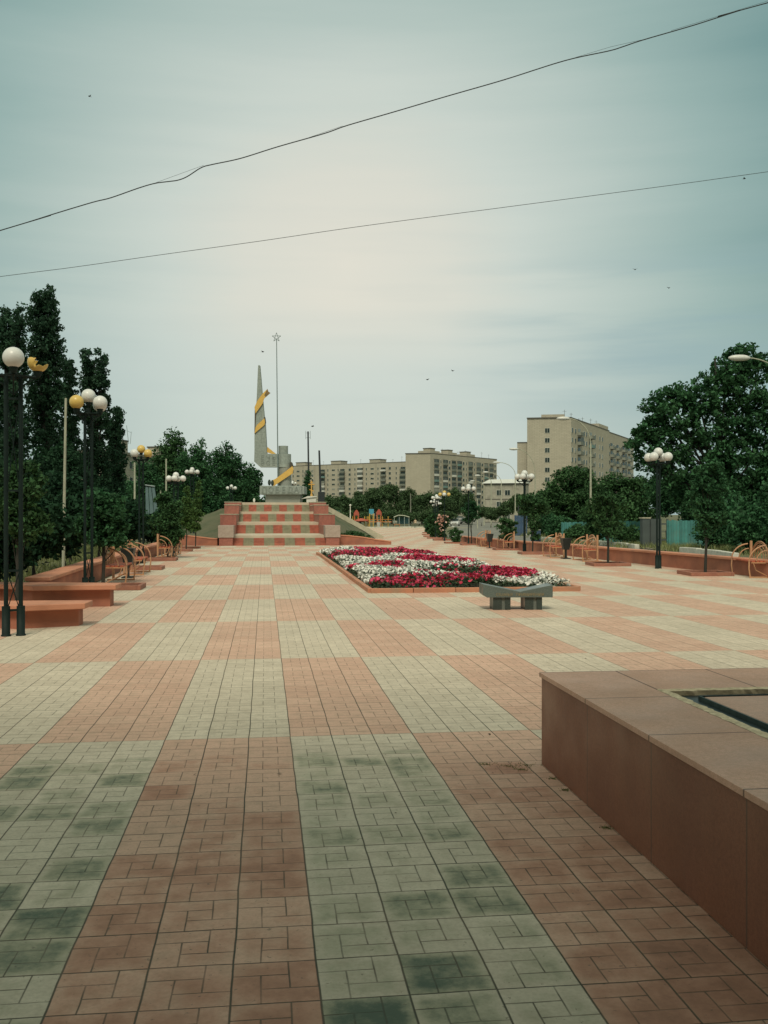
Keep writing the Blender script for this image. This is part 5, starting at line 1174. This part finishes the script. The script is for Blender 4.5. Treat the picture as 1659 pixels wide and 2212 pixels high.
ptree('deciduous_tree', 'bushy tree hiding the foot of the tall block, right part', 'tree', 1330, 84, [(1325, 1045, 28, 16), (1300, 1060, 24, 20), (1360, 1050, 30, 20), (1392, 1060, 24, 24), (1340, 1085, 46, 30), (1290, 1110, 36, 28), (1385, 1095, 36, 32), (1340, 1120, 50, 26)], 20000, .24, LM['mid'], .25, .5, gr_)
ptree('deciduous_tree', 'low bush behind the street lamp left of the tall block trees', 'tree', 1175, 108, [(1165, 1075, 22, 14), (1150, 1090, 24, 18), (1185, 1092, 24, 20), (1160, 1115, 36, 20)], 9000, .26, LM['mid'], .2, .5, gr_)
ptree('shrub', 'bush growing before the left teal fence piece', 'shrub', 1345, 56, [(1325, 1140, 20, 16), (1345, 1150, 24, 14), (1365, 1158, 16, 12), (1300, 1140, 24, 24), (1285, 1125, 22, 26)], 6500, .15, LM['mid'], .05, .3, None, limbs=False, top=.5)
# row of bushes along the far side of the road
for px, d, py, rx, ry, l, k in ((1118, 130, 1088, 24, 16, 'behind the fourth street lamp', 'mid'), (1090, 140, 1100, 20, 13, 'before the right half of the grey building', 'mid'), (1060, 165, 1110, 18, 12, 'before the left half of the grey building', 'mid'), (1040, 190, 1108, 14, 12, 'at the left corner of the grey building', 'mid'),
                             (1215, 75, 1140, 34, 22, 'behind the road kerb and the right benches', 'dark'), (1180, 85, 1130, 28, 22, 'beyond the blue fence', 'dark'), (1250, 66, 1150, 26, 20, 'before the dark teal fence', 'mid')):
    bl = [(px + random.uniform(-.5, .5) * rx, py + random.uniform(-.5, .4) * ry, rx * random.uniform(.45, .65), ry * random.uniform(.45, .65), random.uniform(-1.5, 1.5)) for _ in range(6)]
    ptree('shrub', 'roadside bush ' + l, 'shrub', px, d, bl, 6000, .12 + d * .0011, LM['far' if d > 120 else k], .06, .3 + d * .001, 'roadside bushes', .3, limbs=False, top=.8)
# far hedge of trees between the monument and the road
xs_ = [(712, 1088, 26, 18), (745, 1084, 24, 20), (778, 1080, 22, 22), (812, 1074, 24, 26), (846, 1068, 26, 30), (880, 1072, 26, 28), (912, 1080, 24, 24), (944, 1086, 24, 24), (985, 1076, 16, 24), (1012, 1078, 16, 24), (968, 1090, 16, 20)]
for i, (px, py, rx, ry) in enumerate(xs_):
    d = 222 + (i % 3) * 9; side = ['first', 'second', 'third', 'fourth', 'fifth', 'sixth', 'seventh', 'eighth', 'tenth', 'last', 'ninth'][i]
    bl = [(px + random.uniform(-.5, .5) * rx, py + random.uniform(-.35, .5) * ry, rx * random.uniform(.45, .65), ry * random.uniform(.4, .6), random.uniform(-2, 2)) for _ in range(6)] + [(px, min(1118, py + ry * .9), rx * .9, ry * .6)]
    ptree('hedge_tree', '%s bushy tree from the left in the green belt before the far blocks' % side, 'tree', px, d, bl, 7500, .40, LM['far'], .25, .8, 'bushy trees before the far blocks', .3, limbs=False, top=3)
for i, (px, py, d) in enumerate(((700, 1112, 150), (760, 1118, 200), (850, 1116, 205), (905, 1115, 200), (940, 1112, 195))):
    bl = [(px + k * 12 - 18, py + random.uniform(-3, 4), 14, 9) for k in range(5)]
    ptree('hedge_shrub', 'low shrub clump %s at the foot of the green belt' % ('beside the bank', 'behind the play towers', 'behind the shelter', 'behind the walking person', 'left of the road')[i], 'shrub', px, d, bl, 4500, .34, LM['far'], .1, .6, 'low shrubs of the green belt', .3, limbs=False, top=.5)
ptree('thuja', 'dark slender conifer beside the antenna mast', 'tree', 664, 91, [(665, 1025, 5, 8), (664, 1038, 7, 12), (664, 1052, 9, 14), (664, 1068, 10, 14), (664, 1080, 9, 8)], 4500, .12, LM['dark'], .06, .2, None, .3, limbs=False)
ptree('shrub', 'green shrub on the grassy bank right of the stairs', 'shrub', 760, 63.5, [(745, 1156, 16, 5), (765, 1154, 20, 6), (785, 1160, 16, 5), (755, 1160, 14, 4)], 3000, .10, LM['mid'], .02, .14, None, .3, limbs=False, top=.3)
# background wood line closing the horizon on both sides
for i, (px, d, py, rx, ry, l) in enumerate(((590, 180, 1090, 50, 22, 'seen under the arm of the monument'), (640, 200, 1085, 40, 20, 'seen right behind the monument pedestal'), (1480, 120, 1060, 90, 60, 'behind the big right tree'), (1650, 110, 1050, 90, 70, 'right behind the picture-edge foliage'), (60, 90, 1050, 130, 70, 'behind the poplars at the left edge'), (230, 100, 1060, 80, 60, 'behind the double-tipped poplar'))):
    bl = [(px + random.uniform(-.6, .6) * rx, py + random.uniform(-.4, .5) * ry, rx * random.uniform(.35, .5), ry * random.uniform(.4, .6), random.uniform(-3, 3)) for _ in range(9)]
    ptree('backdrop_tree', 'distant leafy tree ' + l, 'tree', px, d, bl, 9000, .14 + d * .0014, LM['dark'], .2, .6, 'distant background trees', .35, limbs=False, top=3)
# grass tufts: plinth corner and lawn stuff
def tufts(name, label, spots, n, h, m, w=.012):
    V = []; Fc = []
    for i in range(n):
        x, y, sp = random.choice(spots); a = random.uniform(0, 2 * math.pi); rr = abs(random.gauss(0, sp)); px_, py_ = x + rr * math.cos(a), y + rr * math.sin(a)
        hh = h * random.uniform(.4, 1.2); dx, dy = random.gauss(0, hh * .5), random.gauss(0, hh * .5); z = g(py_); c, s_ = math.cos(a) * w, math.sin(a) * w; k = len(V)
        V += [(px_ - c, py_ - s_, z), (px_ + c, py_ + s_, z), (px_ + dx, py_ + dy, z + hh)]; Fc.append((k, k + 1, k + 2))
    o = bpy.data.objects.new(name, npmesh(name, np.array(V), np.array(Fc), m, 3)); COL.objects.link(o); tag(o, label, 'grass', kind='stuff')
gm_ = mat('grass_blade', (.16, .20, .07), (.20, .21, .09), island=.4, trans=.2)
tufts('weeds', 'small green weeds growing in the joints by the plinth corner', [(PX - .10, PY - .02, .05), (PX - .24, PY - .02, .06), (PX - .16, PY - .12, .04), (PX - .03, PY - .35, .02), (PX - .03, PY - .6, .02), (PX - .03, PY - 1.3, .02), (PX - .36, PY + .04, .03)], 420, .011, gm_, .003)
sp = [(x, y, .5) for x in np.arange(14.2, 17, .6) for y in ()] + [(19 + random.random() * 8, 36 + random.random() * 30, .6) for _ in range(120)] + [(24 + random.random() * 6, 70 + random.random() * 30, .8) for _ in range(60)]
tufts('verge_grass', 'tall grass on the verge beyond the road', sp, 15000, .35, gm_, .02)
tufts('bank_grass', 'rough grass growing along the left bed behind the wall', [(-5.2 - random.random() * 5, 18 + random.random() * 40, .5) for _ in range(160)], 12000, .25, gm_, .02)

# ------------------------------------------------------------------ playground
py_ = mat('play_yellow', (.62, .40, .08), (.5, .32, .07)); pr_ = mat('play_red', (.42, .10, .06), (.36, .08, .05)); po_ = mat('play_orange', (.60, .22, .07)); pb_ = mat('play_blue', (.07, .33, .45), (.06, .27, .38))
def zq(x, y, d=172): return at((1060 + x / 4.366) * .6777, (1600 + y / 4.366) * .6777, d)
PD = 172.; MPX = .6777 / 4.366 / F * PD     # metres per unit
def tower(label, x, roofc, postc, y_top, wz, xw):
    p = gat((1060 + x / 4.366) * .6777, PD); t = thing('play_tower', label, 'play tower', p, -PSI); hw = xw * MPX / 2; zr = ht((1600 + y_top / 4.366) * .6777, PD) - p.z
    for sx in (-1, 1):
        for sy in (-1, 1): MB().box((sx * hw - .07, sy * hw - .07, 0), (sx * hw + .07, sy * hw + .07, zr - .8)).obj('post', postc, t)
    MB().box((-hw, -hw, .9), (hw, hw, 1.02)).obj('platform', po_, t)
    if wz == 'arch': MB().prism([(-hw - .15, zr - 1.3), (-hw - .15, zr - .6), (-hw * .5, zr - .1), (0, zr), (hw * .5, zr - .1), (hw + .15, zr - .6), (hw + .15, zr - 1.3), (hw * .55, zr - 1.0), (-hw * .55, zr - 1.0)], lambda a, z: (a, -hw - .1, z), lambda a, z: (a, hw + .1, z)).obj('roof', roofc, t)
    else: MB().box((-hw - .1, -hw, zr - .9), (hw + .1, hw, zr)).obj('roof', roofc, t)
    return t
tower('play tower with a dark red arched roof, leftmost of three', 333, pr_, po_, 108, 'arch', 50)
tower('play tower with a blue roof on yellow posts', 542, pb_, py_, 98, 'box', 50)
tower('play tower with a dark red roof, rightmost of three', 646, pr_, po_, 98, 'arch', 50)
p = gat((1060 + 400 / 4.366) * .6777, PD); t = thing('play_carousel', 'low red play table with yellow posts between the towers', 'play equipment', p, -PSI)
MB().tube([(0, 0, 1.05), (0, 0, 1.2), (0, 0, 1.55)], [1.35, 1.35, .2], 14).obj('red_top', pr_, t)
for x in (-1.5, -.6, .6, 1.3): MB().tube([(x, 0, 0), (x, 0, 1.9)], .08, 6).obj('post', py_, t)
p = gat((1060 + 490 / 4.366) * .6777, PD); t = thing('play_bridge', 'yellow railed play bridge between the blue and red towers', 'play equipment', p, -PSI)
for x in (-.1, .15, 2.6, 3.6): MB().tube([(x, 0, 0), (x, 0, 1.9)], .07, 6).obj('post', py_, t)
MB().box((-.2, -.3, .85), (4.2, .3, .98)).box((-.2, -.3, 1.3), (4.2, -.24, 1.38)).obj('deck', po_, t)
for x, l in ((327, 'left'), (641, 'right')):
    p = gat((1060 + x / 4.366) * .6777, 168); t = thing('play_bin', '%s white litter bin before the play towers' % l, 'bin', p, 0, 'white bins at the playground'); MB().tube([(0, 0, 0), (0, 0, .1), (0, 0, .85)], [.2, .26, .36], 12).obj('drum', wm, t); MB().tube([(0, 0, .851), (0, 0, .9)], .38, 12).obj('rim', wm, t)
p = gat((1060 + 247 / 4.366) * .6777, 160); t = thing('white_post_lamp', 'slim white post with a white foot near the playground', 'post', p); MB().tube([(0, 0, 0), (0, 0, .8), (0, 0, .81), (0, 0, 3.6)], [.3, .3, .09, .07], 8).obj('shaft', whitep, t); q = MB(); q.sphere((0, 0, 3.7), .18, 10, 8); q.obj('knob', wm, t)
p = gat((1060 + 15 / 4.366) * .6777, 150); t = thing('play_hut', 'small turquoise topped hut just above the bank kerb', 'hut', p); zz = ht((1600 + 122 / 4.366) * .6777, 150) - p.z; MB().box((-.7, -.6, 0), (.7, .6, zz - .3)).obj('hut_body', wm, t); MB().box((-.9, -.8, zz - .3), (.9, .8, zz)).obj('hut_roof', pb_, t)
p = gat((1060 + 960 / 4.366) * .6777, 178); t = thing('picnic_shelter', 'open shelter with a curved pale roof and blue panels', 'shelter', p, -PSI)
hw = 110 * MPX * 1.02; zr = ht((1600 + 178 / 4.366) * .6777, 178) - p.z
MB().prism([(-hw, zr - .35), (-hw * .4, zr), (hw * .3, zr - .05), (hw, zr - .35), (hw, zr - .5), (hw * .3, zr - .2), (-hw * .4, zr - .15), (-hw, zr - .5)], lambda a, z: (a, -1.6, z), lambda a, z: (a, 1.6, z)).obj('roof', mat('pale_roofing', (.55, .55, .42), (.4, .42, .34)), t)
for x in (-hw + .1, -hw * .3, hw * .35, hw - .1): MB().tube([(x, -1.4, 0), (x, -1.4, zr - .4)], .07, 6).obj('post', mat('shelter_steel', (.3, .36, .33)), t)
MB().box((-hw * .55, .9, .5), (hw * .35, .98, 1.75)).obj('blue_panel', mat('shelter_blue', (.10, .24, .26), (.08, .18, .2)), t); MB().box((hw * .45, .9, .5), (hw * .9, .98, 1.9)).obj('blue_panel', mat('shelter_blue'[:], (.1, .2, .2)), t)
MB().box((-hw * 1.0, -1.9, .42), (-hw * .2, -1.5, .5)).box((-hw * .95, -1.8, 0), (-hw * .9, -1.6, .42)).box((-hw * .3, -1.8, 0), (-hw * .25, -1.6, .42)).obj('bench', po_, t)

# ------------------------------------------------------------------ cars
tyre = mat('tyre_rubber', (.015, .016, .016), rough=.9); rimx = mat('wheel_rim', (.4, .4, .4), rough=.35, metal=.7); cglass = mat('car_glass', (.06, .085, .085), (.03, .05, .05), rough=.1, scale=2)
hl = mat('headlamp_glass', (.6, .62, .6), rough=.15)
def car(label, loc, rz, col, colname, group='cars on the far road'):
    t = thing('car', label, 'car', loc, rz, group)
    body = mat('car_paint_' + colname, col, rough=.25, scale=2)
    def loft(secs, m, nm, par):          # secs: (x, halfwidth, z0, z1)
        b = MB(); vs = []; fs = []
        for (x, hw_, z0, z1) in secs:
            vs += [(x, -hw_, z0), (x, -hw_ * 1.0, (z0 + z1) / 2), (x, -hw_ * .9, z1), (x, hw_ * .9, z1), (x, hw_, (z0 + z1) / 2), (x, hw_, z0)]
        for i in range(len(secs) - 1):
            for k in range(6): fs.append((i * 6 + k, i * 6 + (k + 1) % 6, (i + 1) * 6 + (k + 1) % 6, (i + 1) * 6 + k))
        fs += [tuple(range(6)), tuple(range(len(secs) * 6 - 1, len(secs) * 6 - 7, -1))]
        b.add(vs, fs, 0, False); return b.obj(nm, m, par, bevel=.04)
    loft([(-2.1, .72, .35, .75), (-2.0, .82, .25, .92), (-1.2, .86, .22, .98), (0.9, .86, .22, .97), (1.9, .82, .24, .80), (2.12, .74, .3, .66)], body, 'body', t)
    loft([(-1.55, .70, .96, .98), (-1.1, .68, .96, 1.40), (.2, .68, .96, 1.44), (1.0, .70, .94, .99)], cglass, 'windows', t)
    loft([(-1.05, .60, 1.395, 1.44), (.15, .60, 1.43, 1.48)], body, 'roof', t)
    for sx in (-1.3, 1.3):
        for sy in (-1, 1):
            b = MB(); b.tube([(sx, sy * .70, .31), (sx, sy * .88, .31)], .31, 16); w = b.obj('wheel', tyre, t)
            b = MB(); b.tube([(sx, sy * .881, .31), (sx, sy * .895, .31)], .19, 12); b.obj('rim', rimx, w)
    for sy in (-1, 1):
        MB().box((2.0, sy * .62 - .14, .56), (2.10, sy * .62 + .14, .70)).obj('headlight', hl, t, bevel=.02)
        MB().box((.75, sy * .92 - .06, .93), (.87, sy * .92 + .06, 1.05)).obj('mirror', body, t)
    MB().box((2.08, -.4, .42), (2.14, .4, .56)).obj('grille', dkm, t); MB().box((2.141, -.25, .36), (2.155, .25, .47)).obj('number_plate', whitep, t)
    return t
def facing(px, d): p = gat(px, d); return p
face = R(-90) - PSI + R(-8)
car('white estate car driving towards us on the far road', facing(983, 196), face, (.60, .62, .60), 'white')
car('dark car following right behind the white one', facing(1003, 232), face, (.03, .035, .035), 'black')
car('silver car, left of the two parked beyond the dark car', facing(990, 300), R(-150), (.45, .47, .46), 'silver')
car('grey car, right of the two parked beyond the dark car', facing(1010, 304), R(-150), (.32, .35, .34), 'grey')
car('pale car half hidden at the far left of the parked cars', facing(968, 292), R(-100), (.5, .5, .48), 'pale')

# ------------------------------------------------------------------ people
def person(label, loc, rz, H, top, legs, skin=(.35, .2, .13), stride=.12, bag=False):
    t = thing('person', label, 'person', loc, rz)
    k = H / 1.75
    J = {'pel': (0, 0, .95), 'sp': (0, .01, 1.2), 'ch': (0, 0, 1.40), 'ne': (0, .0, 1.50), 'he': (0, .02, 1.60), 'ht': (0, .02, 1.70), 'hl': (.10, 0, .90), 'kl': (.11, stride * .7, .50), 'fl': (.11, stride, .08), 'tl': (.12, stride + .14, .03),
         'hr': (-.10, 0, .90), 'kr': (-.11, -stride * .3, .50), 'fr': (-.11, -stride, .08), 'tr': (-.12, -stride + .14, .03), 'sl': (.19, 0, 1.42), 'el': (.25, -.04, 1.14), 'wl': (.26, .08, .90), 'ml': (.26, .13, .80), 'sr': (-.19, 0, 1.42), 'er': (-.25, .02, 1.14), 'wr': (-.26, .10, .90), 'mr': (-.26, .15, .80)}
    E = [('pel', 'sp'), ('sp', 'ch'), ('ch', 'ne'), ('ne', 'he'), ('he', 'ht'), ('pel', 'hl'), ('hl', 'kl'), ('kl', 'fl'), ('fl', 'tl'), ('pel', 'hr'), ('hr', 'kr'), ('kr', 'fr'), ('fr', 'tr'), ('ch', 'sl'), ('sl', 'el'), ('el', 'wl'), ('wl', 'ml'), ('ch', 'sr'), ('sr', 'er'), ('er', 'wr'), ('wr', 'mr')]
    rad = dict(pel=.14, sp=.12, ch=.14, ne=.055, he=.095, ht=.075, hl=.09, kl=.06, fl=.045, tl=.035, hr=.09, kr=.06, fr=.045, tr=.035, sl=.06, el=.042, wl=.03, ml=.032, sr=.06, er=.042, wr=.03, mr=.032)
    names = list(J); me = bpy.data.meshes.new('body'); me.from_pydata([tuple(c * k for c in J[n]) for n in names], [(names.index(a), names.index(b)) for a, b in E], [])
    o = bpy.data.objects.new('body', me); COL.objects.link(o); o.parent = t
    o.modifiers.new('skin', 'SKIN'); 
    for i, n in enumerate(names): me.skin_vertices[0].data[i].radius = (rad[n] * k, rad[n] * k * .8)
    me.skin_vertices[0].data[0].use_root = True
    s_ = o.modifiers.new('sub', 'SUBSURF'); s_.levels = 1; s_.render_levels = 1
    m = bpy.data.materials.new('clothed_body'); m.use_nodes = True; n = NB(m); tc = n.N.new('ShaderNodeTexCoord'); sx = n.N.new('ShaderNodeSeparateXYZ'); n.L.new(tc.outputs['Object'], sx.inputs[0]); z = sx.outputs[2]
    ax = n('ABSOLUTE', sx.outputs[0])
    col = n.mix(n('GREATER_THAN', z, .93 * k), legs, top); col = n.mix(n('MULTIPLY', n('LESS_THAN', z, 1.12 * k), n('GREATER_THAN', ax, .2 * k)), col, skin); col = n.mix(n('GREATER_THAN', z, 1.49 * k), col, skin); col = n.mix(n('LESS_THAN', z, .09 * k), col, (.03, .03, .03))
    n.L.new(col, n.N['Principled BSDF'].inputs['Base Color']); me.materials.append(m)
    b = MB(); b.sphere((0, -.01 * k, 1.655 * k), .115 * k, 12, 8, sc=(.9, 1, 1), z0=-.1); b.obj('hair', mat('dark_hair', (.03, .022, .015)), t)
    if bag: b = MB(); b.box((-.32, .0, .55), (-.26, .3, .85)); b.obj('bag', pr_, t, bevel=.02)
    return t
person('person in a pale top and dark trousers walking at the far end of the paving', gat(897, 155), R(180) - PSI, 1.5, (.55, .42, .28), (.06, .09, .06))
person('tiny dark clothed person walking on the far road left of the white car', gat(966, 215), R(180), 1.7, (.02, .025, .03), (.02, .025, .03))

# ------------------------------------------------------------------ overhead cables and birds
cabm = mat('black_cable', (.02, .03, .035), rough=.6)
def cable(name, label, pts, d, r, extra=None):
    P = [at(px, py, d) for px, py in pts]; e0 = P[0] + (P[0] - P[1]).normalized() * 8; e1 = P[-1] + (P[-1] - P[-2]).normalized() * 8
    o_ = thing(name, label, 'cable', P[0]); O = P[0]; pp = [q - O for q in [e0] + P + [e1]]
    cu = []
    for i in range(len(pp) - 1):
        for k in range(6):
            a, b_, c, d_ = pp[max(i - 1, 0)], pp[i], pp[i + 1], pp[min(i + 2, len(pp) - 1)]; s_ = k / 6
            cu.append(.5 * ((2 * b_) + (c - a) * s_ + (2 * a - 5 * b_ + 4 * c - d_) * s_ ** 2 + (-a + 3 * b_ - 3 * c + d_) * s_ ** 3))
    cu.append(pp[-1]); MB().tube(cu, r, 6).obj('cable_core', cabm, o_)
    for ex in (extra or []): MB().tube([at(x, y, d + .02) - O for x, y in ex], r * .28, 5).obj('carrier_wire', cabm, o_)
cable('overhead_cable', 'thick sagging black cable crossing the upper sky, with kinks', [(-20, 504), (60, 480), (120, 461), (200, 437), (240, 427), (300, 406), (335, 396), (365, 392), (385, 389), (405, 381), (435, 362), (460, 355), (520, 342), (600, 317), (700, 288.5), (750, 271), (850, 242), (965, 208), (1090, 172), (1220, 131), (1315, 110), (1345, 101), (1390, 86), (1500, 54), (1600, 22), (1680, 0)], 11., .0058,
      [[(330, 397), (440, 357)], [(1230, 128), (1320, 101), (1400, 83)], [(650, 303), (740, 272)], [(1450, 66), (1659, 2)]])
cable('overhead_wire', 'thin single wire crossing the middle of the sky', [(-20, 600), (160, 577), (350, 550), (560, 521), (750, 493), (920, 470), (1080, 449), (1300, 420), (1480, 396), (1680, 368)], 15., .0038)
for i, (px, py, d, l) in enumerate(((193, 208, 40, 'high at the upper left'), (568, 760, 60, 'left of the star mast'), (675, 921, 60, 'right of the antenna mast top'), (1372, 582, 50, 'right of centre under the thin wire'), (1445, 622, 50, 'over the big right tree, left side'), (1608, 386, 40, 'just below the thin wire at the right'), (978, 801, 70, 'above the middle block'), (923, 820, 70, 'left of the one above the middle block'))):
    q = at(px, py, d); t = thing('bird', 'tiny dark bird in flight ' + l, 'bird', q, random.uniform(0, 6), 'birds in the sky'); s_ = d / 60
    b = MB(); b.sphere((0, 0, 0), .05 * s_, 8, 6, sc=(1.8, .7, .6)); b.add([(.05 * s_, .02 * s_, 0), (-.06 * s_, .02 * s_, 0), (-.02 * s_, .17 * s_, .07 * s_)], [(0, 1, 2)]); b.add([(.05 * s_, -.02 * s_, 0), (-.06 * s_, -.02 * s_, 0), (-.02 * s_, -.17 * s_, .07 * s_)], [(0, 1, 2)]); b.add([(-.08 * s_, 0, 0), (-.15 * s_, .03 * s_, 0), (-.15 * s_, -.03 * s_, 0)], [(0, 1, 2)]); b.obj('body', dkm, t)
# debris on the paving
lf = [(random.uniform(-2, 5), random.uniform(3, 22), .006) for _ in range(26)]
V, Fc = scatter(*LEAF, np.array(lf), RNG.uniform(.015, .035, len(lf)), upbias=2.); o = bpy.data.objects.new('fallen_leaves', npmesh('fallen_leaves', V, Fc, mat('dry_leaf', (.10, .07, .04)), 4)); COL.objects.link(o); tag(o, 'scattered dry leaves and crumbs on the paving', 'leaves', kind='stuff')
